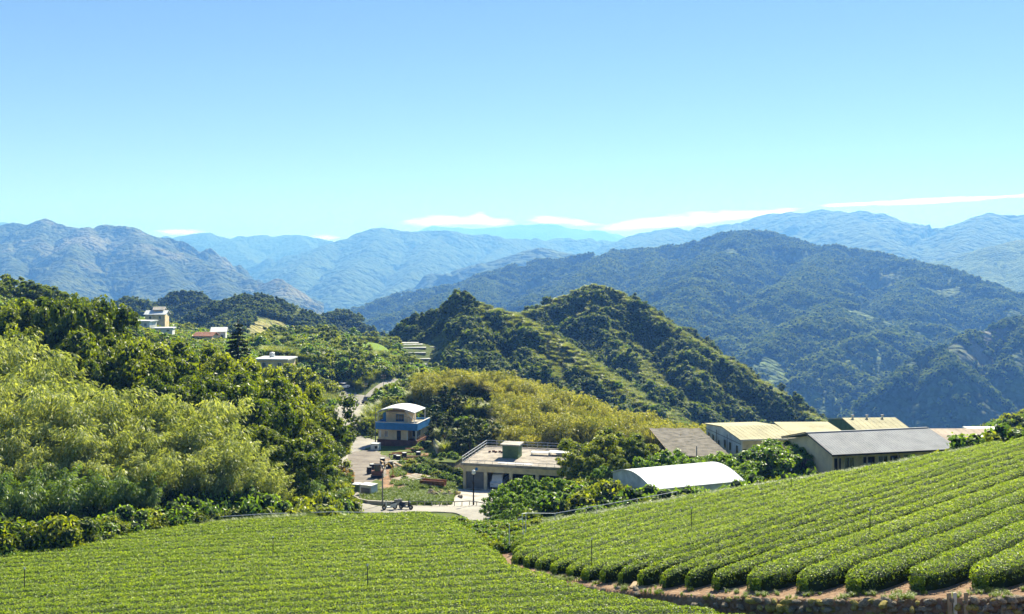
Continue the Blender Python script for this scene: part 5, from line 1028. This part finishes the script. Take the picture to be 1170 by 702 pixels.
for px in (706, 716, 727): 
    ys = np.linspace(28, 62, 700); xs = (px - CX) / F * ys; j = np.argmin(np.abs(ys - edge_y(xs) - .5)); stone(xs[j], ys[j], float(zR(xs[j], ys[j])) + .02, .18, 'loose stone lying on the soil path between the fields', 'loose stones on the path')
# planks and posts at the bottom right corner
for i, (px, w, h0, lab) in enumerate([(1087, .16, 1.25, 'grey weathered narrow board standing left in the stone wall'), (1092.5, .13, 1.3, 'pale board standing in the middle of three in the stone wall'), (1104, .14, .9, 'short grey board standing right in the stone wall')]):
    ys = np.linspace(28, 62, 700); xs = (px - CX) / F * ys; j = np.argmin(np.abs(ys - edge_y(xs) + .2)); x, y = xs[j], ys[j]
    o = MB().prism([(-w / 2, 0), (w / 2, 0), (w / 2, h0), (w / 2 - .03, h0 + .04), (-w / 2, h0 + .02)], 'y', 0, .06).build('wooden_board', M['wood_w' if i == 1 else 'wood']); o.location = (x, y, float(zR(x, y)) - h0 + .22); o.rotation_euler = (rad(-4), rad(2 * (i - 1)), 0); tag(o, lab, 'board')
def place(o, px, py, d, rz=0, z=None, sink=0):
    p = P(px, py, d); o.location = (p[0], p[1], (tz(p[0], p[1]) if z is None else z) - sink); o.rotation_euler = (0, 0, rad(rz)); return o
# sprinkler standpipes
for i, (px, py, lab) in enumerate([(28, 660, 'at the left edge of the left tea field'), (420, 658, 'in the middle of the left tea field'), (312, 622, 'near the back of the left tea field')]):
    d = next(y for y in np.arange(80, 30, -.1) if HY - F * (float(zL(GX(px, y), y)) + .7) / y > py + 12)
    x = GX(px, d); z = float(zL(x, d)); e = empty('sprinkler', (x, d, z), 0, 'thin dark irrigation standpipe ' + lab, 'sprinkler', 'standpipes in the tea fields')
    MB().tube([(0, 0, -.2), (0, 0, 1.75)], .022, 6).build('pipe', M['black'], e); MB().tube([(0, 0, 1.75), (0, 0, 1.85)], [.045, .02], 6).tube([(-.05, 0, 1.8), (.09, 0, 1.84)], .015, 5).build('nozzle', M['metal'], e)
for i, (px, py, lab) in enumerate([(676, 630, 'low in the right tea field near the first gap'), (790, 592, 'in the middle of the right tea field'), (994, 598, 'among the open rows of the right tea field'), (904, 545, 'near the top of the right tea field')]):
    d = next((y for y in np.arange(90, 30, -.1) if HY - F * (float(zR(GX(px, y), y)) + .8) / y > py + 10), 70)
    x = GX(px, d); z = float(zR(x, d)); e = empty('sprinkler', (x, d, z), 0, 'thin dark irrigation standpipe ' + lab, 'sprinkler', 'standpipes in the tea fields')
    MB().tube([(0, 0, -.2), (0, 0, 1.85)], .022, 6).build('pipe', M['black'], e); MB().tube([(0, 0, 1.85), (0, 0, 1.95)], [.045, .02], 6).tube([(-.05, 0, 1.9), (.09, 0, 1.94)], .015, 5).build('nozzle', M['metal'], e)
# water pipe along the back of the left field
def above(px, py, d): return tuple(P(px, py, d))
pts = [above(-60, 634, 66), above(0, 623, 69), above(40, 613.5, 70.5), above(85, 607, 72), above(120, 605, 74), above(170, 600, 77), above(230, 592, 80.5), above(300, 587.5, 82), above(380, 585, 83), above(440, 586, 83)]
e = empty('pipe_rail', (0, 0, 0), 0, 'thin pale water pipe on short stakes along the back edge of the left tea field', 'pipe')
MB().tube(pts, .03, 6).build('pipe', M['metal'], e)
for q in pts[1:]: MB().tube([(q[0], q[1], min(tz(q[0], q[1]), q[2] - .4) - .2), q], .03, 5).build('stake', M['metal'], e)
# rail posts at the top corner of the right field
for i, (pp, lab) in enumerate([([(598, 611, 61.5), (596.5, 587, 61.5), (601, 586.5, 62.3), (600.5, 608, 62.3)], 'white pipe frame standing at the near left corner of the right tea field'), ([(592, 602, 63), (592, 593.5, 63), (597, 593.5, 63)], 'lower white pipe handrail beside the pipe frame at the field corner'), ([(582, 622, 60.5), (582, 599, 60.5)], 'single thin pale post at the corner where the two tea fields meet')]):
    o = MB().tube([above(*q) for q in pp], .035, 6).build('hand_rail', M['white']); tag(o, lab, 'rail')
e = empty('pipe_rail', (0, 0, 0), 0, 'thin grey pipe running along the top edge of the right tea field', 'pipe')
pts = [above(601, 586.5, 62.3)] + [(float(x), float(crestR(x)) + .3, float(zR(x, crestR(x))) + 1.0) for x in (3, 6, 9, 12)]
MB().tube(pts, .022, 6).build('pipe', M['metal'], e)
for q in pts[1:]: MB().tube([(q[0], q[1], q[2] - 1.4), q], .03, 5).build('stake', M['metal'], e)
# white kerb slab and flat boards on the path
o = MB().box(0, 3.2, 0, .35, 0, .12).build('kerb_slab', M['concrete']); x = .9; y = float(edge_y(x)) + .2; o.location = (x - .8, y + .9, float(zR(x, y + 1)) - .28); o.rotation_euler = (0, 0, rad(-62)); tag(o, 'pale concrete slab lying along the path near where the tea fields meet', 'slab')
o = MB().box(0, 1.5, 0, .9, 0, .08).box(.05, 1.45, -.06, -.002, -.1, .07).build('wooden_board', M['wood']); x = 5.6; y = float(edge_y(x)) + .7; o.location = (x, y, float(zR(x, y)) + .02); o.rotation_euler = (0, 0, rad(-20)); tag(o, 'flat weathered board lying on the soil path below the first gap between rows', 'board')
# ------------------------------------------------------------------ vehicles
def car(px, py, d, rz, body, label, group=None, z=None, van=False):
    e = empty('parked_car' if not van else 'parked_van', (0, 0, 0), 0, label, 'van' if van else 'car', group); place(e, px, py, d, rz, z); e.location.z += .12 if z is None else 0
    H2 = 1.45 if not van else 1.85; L2 = 2.1; w = .82
    lo = [(-L2, .3), (-L2, .75), (-L2 + .15, .88), (-.95 if not van else -1.6, .92), (1.15, .95), (L2 - .1, .85), (L2, .6), (L2, .3)]
    if van: lo = [(-L2, .3), (-L2, .9), (-1.8, 1.0), (1.9, 1.0), (L2, .9), (L2, .3)]
    MB().prism([(x, z_) for x, z_ in lo], 'y', -w, w).build('body', M[body], e)
    hi = [(-.85, .9), (-.4, H2 - .05), (0, H2), (1.0, H2), (1.5, .93)] if not van else [(-1.75, .98), (-1.3, H2 - .05), (-1.0, H2), (1.85, H2), (1.95, .98)]
    MB().prism([(x, z_) for x, z_ in hi], 'y', -w + .1, w - .1).build('cabin', M['glass'] if not van else M[body], e)
    MB().box(hi[1][0] + .1, hi[3][0] + .05, -w + .08, w - .08, H2 + .003, H2 + .04).build('roof', M[body], e)
    if van:
        for s_ in (-1, 1): MB().box(-1.2, 1.6, s_ * (w - .1) - .01, s_ * (w - .1) + .01, 1.15, 1.6).build('side_window', M['glass'], e)
        MB().box(1.93, 1.96, -.6, .6, 1.15, 1.6).build('rear_window', M['glass'], e)
    for x in (-1.3, 1.3):
        for s_ in (-1, 1): t = MB().tube([(x, s_ * (w - .12), .32), (x, s_ * (w + .03), .32)], .32, 12).build('wheel', M['tyre'], e); MB().tube([(x, s_ * (w + .031), .32), (x, s_ * (w + .04), .32)], .17, 10).build('rim', M['silver'], t)
    for s_ in (-.55, .55): MB().box(-L2 - .02, -L2 - .002, s_ - .15, s_ + .15, .6, .75).build('headlight', M['silver'], e); MB().box(L2 + .002, L2 + .02, s_ - .12, s_ + .12, .62, .78).build('tail_light', M['red_roof'], e)
    return e
gc = 'cars in the parking area at the top of the road'
car(403, 459, 243, 70, 'silver', 'small silver car parked alone on the pale ground left of the two dark cars', gc)
car(419, 457, 248, 85, 'cardark', 'left of the two dark cars side by side at the top of the road', gc)
car(427.5, 457, 249, 85, 'cardark', 'right of the two dark cars side by side at the top of the road', gc)
car(391, 449, 256, 60, 'carwhite', 'white car half hidden by bushes at the far end of the parking area', gc)
car(390, 521, 150, 65, 'cardark', 'dark car in tree shade at the left side of the road below the house', None) if 0 else None
x_, y_, z_ = on_roof(4.7, 1.9); e = car(565, 556, 131, 76, 'carwhite', 'white van parked inside the open bay of the flat-roofed garage', None, G.location.z + .02, True); e.location = (x_, y_ + .4, G.location.z + .02)
def scooter(px, py, d, rz, body, label):
    e = empty('motor_scooter', (0, 0, 0), 0, label, 'scooter', 'scooters on the road'); place(e, px, py, d, rz); e.location.z += .1
    for x in (-.6, .62): w = MB().tube([(x, -.06, .26), (x, .06, .26)], .26, 14).build('wheel', M['tyre'], e); MB().tube([(x, -.065, .26), (x, .065, .26)], .13, 10).build('hub', M['silver'], w)
    MB().prism([(-.48, .42), (-.42, .95), (-.32, .95), (-.28, .34), (.1, .30), (.2, .62), (.75, .72), (.85, .6), (.7, .42), (.3, .22), (-.3, .22)], 'y', -.16, .16).build('body', M[body], e)
    MB().prism([(.1, .63), (.15, .76), (.72, .80), (.74, .73)], 'y', -.14, .14).build('seat', M['black'], e)
    MB().tube([(-.6, 0, .3), (-.36, 0, 1.0)], .03, 6).tube([(-.34, -.32, 1.04), (-.36, 0, 1.0), (-.34, .32, 1.04)], .022, 6).build('handlebar', M['black'], e)
    MB().tube([(-.46, 0, .84), (-.53, 0, .84)], [.09, .07], 8).build('headlight', M['silver'], e); MB().box(.55, .95, -.17, .17, .82, 1.1).build('rear_box', M['shutter'], e); return e
scooter(445, 583, 110.6, 15, 'greywall', 'grey scooter on the road just beyond the left tea field')
scooter(464, 583, 111.0, 160, 'cardark', 'dark blue scooter on the road just beyond the left tea field')
# ------------------------------------------------------------------ road furniture
def pole(px, d, h, label, lamp=False, arm=0, name='utility_pole'):
    e = empty(name, (0, 0, 0), 0, label, 'lamp post' if lamp else 'pole'); place(e, px, 0, d); MB().tube([(0, 0, -.4), (0, 0, h)], [.10, .06], 8).build('pole', M['shutter'] if not lamp else M['dark'], e)
    if lamp: MB().tube([(0, 0, h), (0, 0, h + .12), (0, 0, h + .42), (0, 0, h + .55)], [.08, .24, .20, .03], 10).build('lamp_head', M['white'], e)
    elif arm:
        for zz in (h - .3, h - .9): MB().box(-arm / 2, arm / 2, -.04, .04, zz, zz + .08).build('cross_arm', M['wood'], e)
        for x in (-arm / 2 + .1, arm / 2 - .1): MB().tube([(x, 0, h - .22), (x, 0, h - .02)], .04, 6).build('insulator', M['white'], e)
    return e
pole(437, 113.5, 3.7, 'dark thin pole on the grass verge in front of the scrap heap')
pole(541, 113.6, 3.6, 'street lamp with a pale globe head beside the garage forecourt', True, name='street_lamp')
pole(429, 163, 6.2, 'thin pole at the left front corner of the house with the blue band')
pole(417, 236, 5.2, 'grey pole beside the parking area at the top of the road', arm=1.2)
pole(438, 245, 6, 'dark pole behind the parking area, right of the dark cars', arm=1.2)
pole(796, 117, 5.4, 'dark thin pole before the netting roof')
wz = []
for a, b_ in (((-15.2, 236, tz(-15.2, 236) + 5), (-8.9, 163, tz(-8.9, 163) + 6.1)), ((GX(429, 163), 163, tz(GX(429, 163), 163) + 6.1), (GX(640, 140), 140, -24.5)),):
    a = np.array(a); b_ = np.array(b_); wz.append([a + (b_ - a) * t - np.array([0, 0, 1.2 * 4 * t * (1 - t)]) for t in np.linspace(0, 1, 10)])
b = MB(); [b.tube(q, .02, 4) for q in wz[1:]]; tag(b.build('overhead_wire', M['black']), 'thin sagging dark wire from the house with the blue band past the dark trees', 'wire')
# low guard rail along the outer side of the road by the garage
e = empty('guard_rail', (0, 0, 0), 0, 'low dark guard rail along the road between the scooters and the garage', 'guard rail'); q = []
for px in np.linspace(468, 562, 12): x = GX(px, 113.6); q.append((x, 113.6 - (px > 540) * (px - 540) * .12, tz(x, 113.6) + .55)); 
MB().tube(q, .05, 5).build('rail', M['shutter'], e)
for t in q: MB().tube([(t[0], t[1], t[2] - .8), t], .05, 5).build('post', M['concrete'], e)
e = empty('kerb_wall', (0, 0, 0), 0, 'low concrete kerb wall round the inside of the road bend', 'kerb'); b = MB(); pk = [(GX(px, d), d) for px, d in ((398, 120), (402, 117.5), (410, 115.3), (420, 114.2), (435, 113.9), (450, 113.9), (466, 114))]
for a, c_ in zip(pk[:-1], pk[1:]):
    za, zc = tz(*a), tz(*c_); b.add([(a[0], a[1], za - .4), (c_[0], c_[1], zc - .4), (c_[0], c_[1] + .3, zc - .4), (a[0], a[1] + .3, za - .4), (a[0], a[1], za + .42), (c_[0], c_[1], zc + .42), (c_[0], c_[1] + .3, zc + .42), (a[0], a[1] + .3, za + .42)], [(4, 5, 6, 7), (0, 1, 5, 4), (2, 3, 7, 6), (0, 4, 7, 3), (1, 2, 6, 5)])
b.build('wall', M['concrete'], e)
# ------------------------------------------------------------------ the yard
e = empty('storage_box', (0, 0, 0), 0, 'grey storage box with a pale lid at the road bend', 'box'); place(e, 411, 0, 119.5, -28); MB().box(0, 1.7, 0, 1.3, -.2, 1.15).build('body', M['greywall'], e); MB().box(-.06, 1.76, -.06, 1.36, 1.153, 1.25).build('lid', M['white'], e); MB().box(.2, 1.5, -.03, -.002, .2, .9).build('door', M['shutter'], e)
e = empty('storage_box', (0, 0, 0), 0, 'smaller grey green box left of the one with the pale lid', 'box'); place(e, 402, 0, 120.8, -20); MB().box(0, .9, 0, 1, -.2, .9).build('body', M['green_box'], e); MB().box(-.04, .94, -.04, 1.04, .903, .97).build('lid', M['greywall'], e)
e = empty('storage_box', (0, 0, 0), 0, 'white box standing by the corner of the house with the blue band', 'box'); place(e, 423.5, 0, 156, -14); MB().box(0, 1.25, 0, 1.1, -.1, 1.05).build('body', M['greywall'], e); MB().box(-.05, 1.3, -.05, 1.15, 1.053, 1.15).build('lid', M['white'], e); MB().box(.7, 1.1, -.02, -.002, .35, .75).build('vent', M['dark'], e)
# small excavator
e = empty('excavator', (0, 0, 0), 0, 'small dark excavator with a curved arm on the gravel yard', 'excavator'); place(e, 431, 0, 131, 10)
for s_ in (-.6, .25): MB().prism([(-.85, .18), (-.7, 0), (.7, 0), (.85, .18), (.7, .38), (-.7, .38)], 'y', s_, s_ + .35).build('track', M['black'], e)
MB().box(-.75, .8, -.5, .5, .4, .95).build('body', M['brick'], e); MB().box(-.35, .45, -.42, .2, .953, 1.75).build('cab', M['glass'], e); MB().box(-.42, .52, -.48, .26, 1.753, 1.82).build('cab_roof', M['black'], e)
a = MB().tube([(.7, -.1, .8), (1.1, -.15, 1.7), (1.5, -.15, 1.9), (1.9, -.2, 1.5)], [.12, .12, .1, .09], 6).build('boom', M['yellow'], e); MB().tube([(1.9, -.2, 1.5), (2.1, -.2, .7), (2.05, -.2, .25)], .08, 6).build('stick', M['yellow'], e); MB().prism([(1.85, .3), (2.25, .3), (2.35, .05), (2.0, -.05), (1.8, .1)], 'y', -.4, .0).build('bucket', M['rust'], e)
# boards, beams, barrels, rubble
random.seed(5)
for i in range(16):
    px, py = random.choice([(430, 520), (436, 526), (428, 530), (441, 522), (445, 530)]); d = 150 - (py - 515) * .7 + random.uniform(-2, 2); L_ = random.uniform(1.6, 3.8)
    o = MB().box(0, L_, 0, random.uniform(.2, .6), 0, .07).build('board', M[random.choice(['wood_w', 'wood_w', 'tarp', 'wood'])]); place(o, px + random.uniform(-7, 7), 0, d, random.uniform(-80, -20)); o.location.z += .1 + i * .04; o.rotation_euler[0] = random.uniform(-.2, .2); o.rotation_euler[1] = random.uniform(-.15, .15)
    tag(o, 'pale loose board thrown on the scrap heap before the blue-banded house', 'board', 'boards of the scrap heap')
for i in range(9):
    o = MB().box(0, random.uniform(2, 4), 0, .16, 0, .16).build('beam', M[random.choice(['rust', 'wood', 'rust'])]); place(o, random.uniform(436, 478), 0, random.uniform(146, 157), random.uniform(-30, 25)); o.location.z += .1 + (i % 3) * .16
    tag(o, 'rusty or brown beam lying on the bare earth before the house with the blue band', 'beam', 'beams before the house')
for i, (px, d) in enumerate([(437, 143), (452, 147), (455, 146), (446, 139), (425, 137), (462, 149), (478, 150), (422, 134)]):
    e = empty('barrel', (0, 0, 0), 0, ['dark barrel by the pale boards of the scrap heap', 'left of two large dark barrels on the grass below the house', 'right of two large dark barrels on the grass below the house', 'dark barrel between the excavator and the grass', 'dark barrel left of the excavator', 'dark barrel on the earth near the middle beams', 'dark barrel on the earth near the far right beams', 'dark barrel at the near edge of the gravel yard'][i], 'barrel', 'dark barrels of the yard'); place(e, px, 0, d)
    MB().tube([(0, 0, -.05), (0, 0, .25), (0, 0, .3), (0, 0, .6), (0, 0, .65), (0, 0, .95)], [.36, .36, .39, .39, .36, .36], 12).build('body', M['black'], e); MB().tube([(0, 0, .951), (0, 0, .99)], .33, 12).build('lid', M[random.choice(['shutter', 'greywall'])], e)
for i in range(36):
    x = GX(random.uniform(490, 528), 121); y = random.uniform(120.2, 123.2); stone(x, y, tz(x, y) + random.uniform(.05, .5), random.uniform(.18, .32), 'rounded stone in the pile left of the garage forecourt', 'stones piled beside the forecourt')
for i in range(34):
    x = GX(random.choice([random.gauss(432, 6), random.gauss(455, 9)]), 140); y = random.uniform(134, 152); stone(x, y, tz(x, y) + .05, random.uniform(.12, .3), 'stone or rubble lump scattered over the yard', 'rubble of the yard')
for i in range(8):
    o = MB().box(0, 4.4, 0, .22, 0, .10).build('plank', M['wood_w' if i % 2 else 'wood']); place(o, 447 + i * 2.4, 0, 129.5 - i * .2, 48); o.location.z += .1; tag(o, 'long plank laid slantwise on the earth behind the grass verge', 'plank', 'planks laid out behind the verge')
e = empty('trough', (0, 0, 0), 0, 'long dark rusty trough between the planks and the stone pile', 'trough'); place(e, 480, 0, 127.5, -14); MB().prism([(0, .0), (.8, 0), (1, .7), (.9, .7), (.75, .1), (.05, .1), (-.1, .7), (-.2, .7)], 'x', 0, 3.3).build('body', M['rust'], e); MB().box(.3, .45, 0, .8, -.4, -.002).box(2.8, 2.95, 0, .8, -.4, -.002).build('leg', M['rust'], e)
e = empty('retaining_wall', (0, 0, 0), 0, 'raised earth terrace held by a dark planted wall left of the garage', 'wall'); place(e, 493, 0, 139, -14); MB().box(0, 3.4, 0, 4.2, -1, 1.1).build('wall', M['stone'], e); MB().box(-.1, 3.5, -.1, 4.3, 1.103, 1.2).build('top', M['ground'], e)
e2 = empty("concrete_wall", (0, 0, 0), 0, 'grey concrete wall running back from the terrace towards the dark trees', 'wall'); place(e2, 502, 0, 152, 100); MB().box(0, 10, 0, .25, -1, 1.1).build('wall', M['concrete'], e2); MB().box(-.05, 10.05, -.05, .3, 1.103, 1.18).build('coping', M['concrete'], e2)
for i, (px, d, s) in enumerate([(466, 137, 1), (474, 136, 1.1), (482, 137, 1), (490, 135, 1.1), (498, 134, 1.0), (506, 134, 1.1), (514, 133.5, 1), (521, 133, 1), (470, 143, .8), (480, 146, .9), (462, 130, .6), (470, 124, .6), (484, 131, .8), (458, 142, .7), (487, 142, .8), (450, 117, .4), (425, 118, .4), (472, 118, .4), (495, 150, .9), (505, 148, .9), (476, 155, .9), (484, 158, 1.1)]):
    x = GX(px, d); plant('shrub', x, d, tz(x, d) - .1, s * .8, 'low green bush on the plot between the blue-banded house and the garage', 'bushes on the plot', 0 if i % 4 else 2)
for i, (lx, ly) in enumerate([(0, -.3), (.9, -.4), (1.8, -.3), (2.7, -.4), (3.6, -.3), (4.3, -.2)]):
    a = rad(-14); q = e.location; x = q.x + lx * math.cos(a) - ly * math.sin(a); y = q.y + lx * math.sin(a) + ly * math.cos(a); plant('shrub', x, y, tz(x, y) + .1, .9, 'dark green bush hanging over the planted terrace wall left of the garage', 'bushes on the terrace wall', 1)
for lx, ly, s in ((.6, 3.2, .5), (1.9, 3.5, .6), (2.9, 2.2, .4), (1.0, 1.2, .3)):
    a = rad(-14); q = e.location; plant('shrub', q.x + lx * math.cos(a) - ly * math.sin(a), q.y + lx * math.sin(a) + ly * math.cos(a), q.z + 1.18, s, 'small bright bush growing on top of the raised earth terrace', 'bushes on the earth terrace', 0)
# verge and plot grass, path weeds
X = RNG.uniform(-21, -7, 9000); Y = RNG.uniform(114.6, 152, 9000); u = CX + F * X / Y; ok = ((Y < 122) | (fbm(X / 3, Y / 3, 3, 70) > -.02)) & (u > 412) & (u < 522) & ~((u < 446) & (Y > 122)) & (Y < 152)
scatter('grass', np.stack([X, Y, terrain(X, Y) + .02], -1)[ok], RNG.uniform(.5, 1.2, ok.sum()), P_tuft, 'bright green grass over the plot and verge inside the road bend', 'grass')
xs = RNG.uniform(-.6, 22, 1500); ys = edge_y(xs) + RNG.uniform(-.1, 1.2, 1500); ok = fbm(xs, ys, 2, 71) > .05
scatter('grass', np.stack([xs, ys, zR(xs, ys)], -1)[ok], RNG.uniform(.15, .5, ok.sum()), P_tuft, 'sparse weeds on the soil path between the tea fields', 'weeds')
xs = -16.5 - 36 * RNG.random(6000) ** 1.4; ys = crestL(xs) + RNG.uniform(.2, 2.6, 6000)
scatter('grass', np.stack([xs, ys, terrain(xs, ys)], -1), RNG.uniform(.7, 1.7, 6000), P_tuft, 'rough bright grass along the back edge of the left tea field', 'grass')
xs = RNG.uniform(1, 40, 4000); ys = crestR(xs) + RNG.uniform(.2, 2.2, 4000)
scatter('grass', np.stack([xs, ys, terrain(xs, ys)], -1), RNG.uniform(.6, 1.3, 4000), P_tuft, 'rough grass along the top edge of the right tea field', 'grass')
xs = RNG.uniform(-4.5, 2.5, 5000); ys = RNG.uniform(58, 84, 5000); ok = (ys > np.where(xs > -.9, crestR(xs), crestL(xs)) + .1) | ((xs > -.95) & (xs < .15) & (ys > 61.5))
scatter('undergrowth', np.stack([xs, ys, terrain(xs, ys) - .05], -1)[ok][:900], RNG.uniform(.2, .55, ok.sum())[:900], P_shr, 'low weeds and bushes at the corner where the two tea fields meet', 'undergrowth')
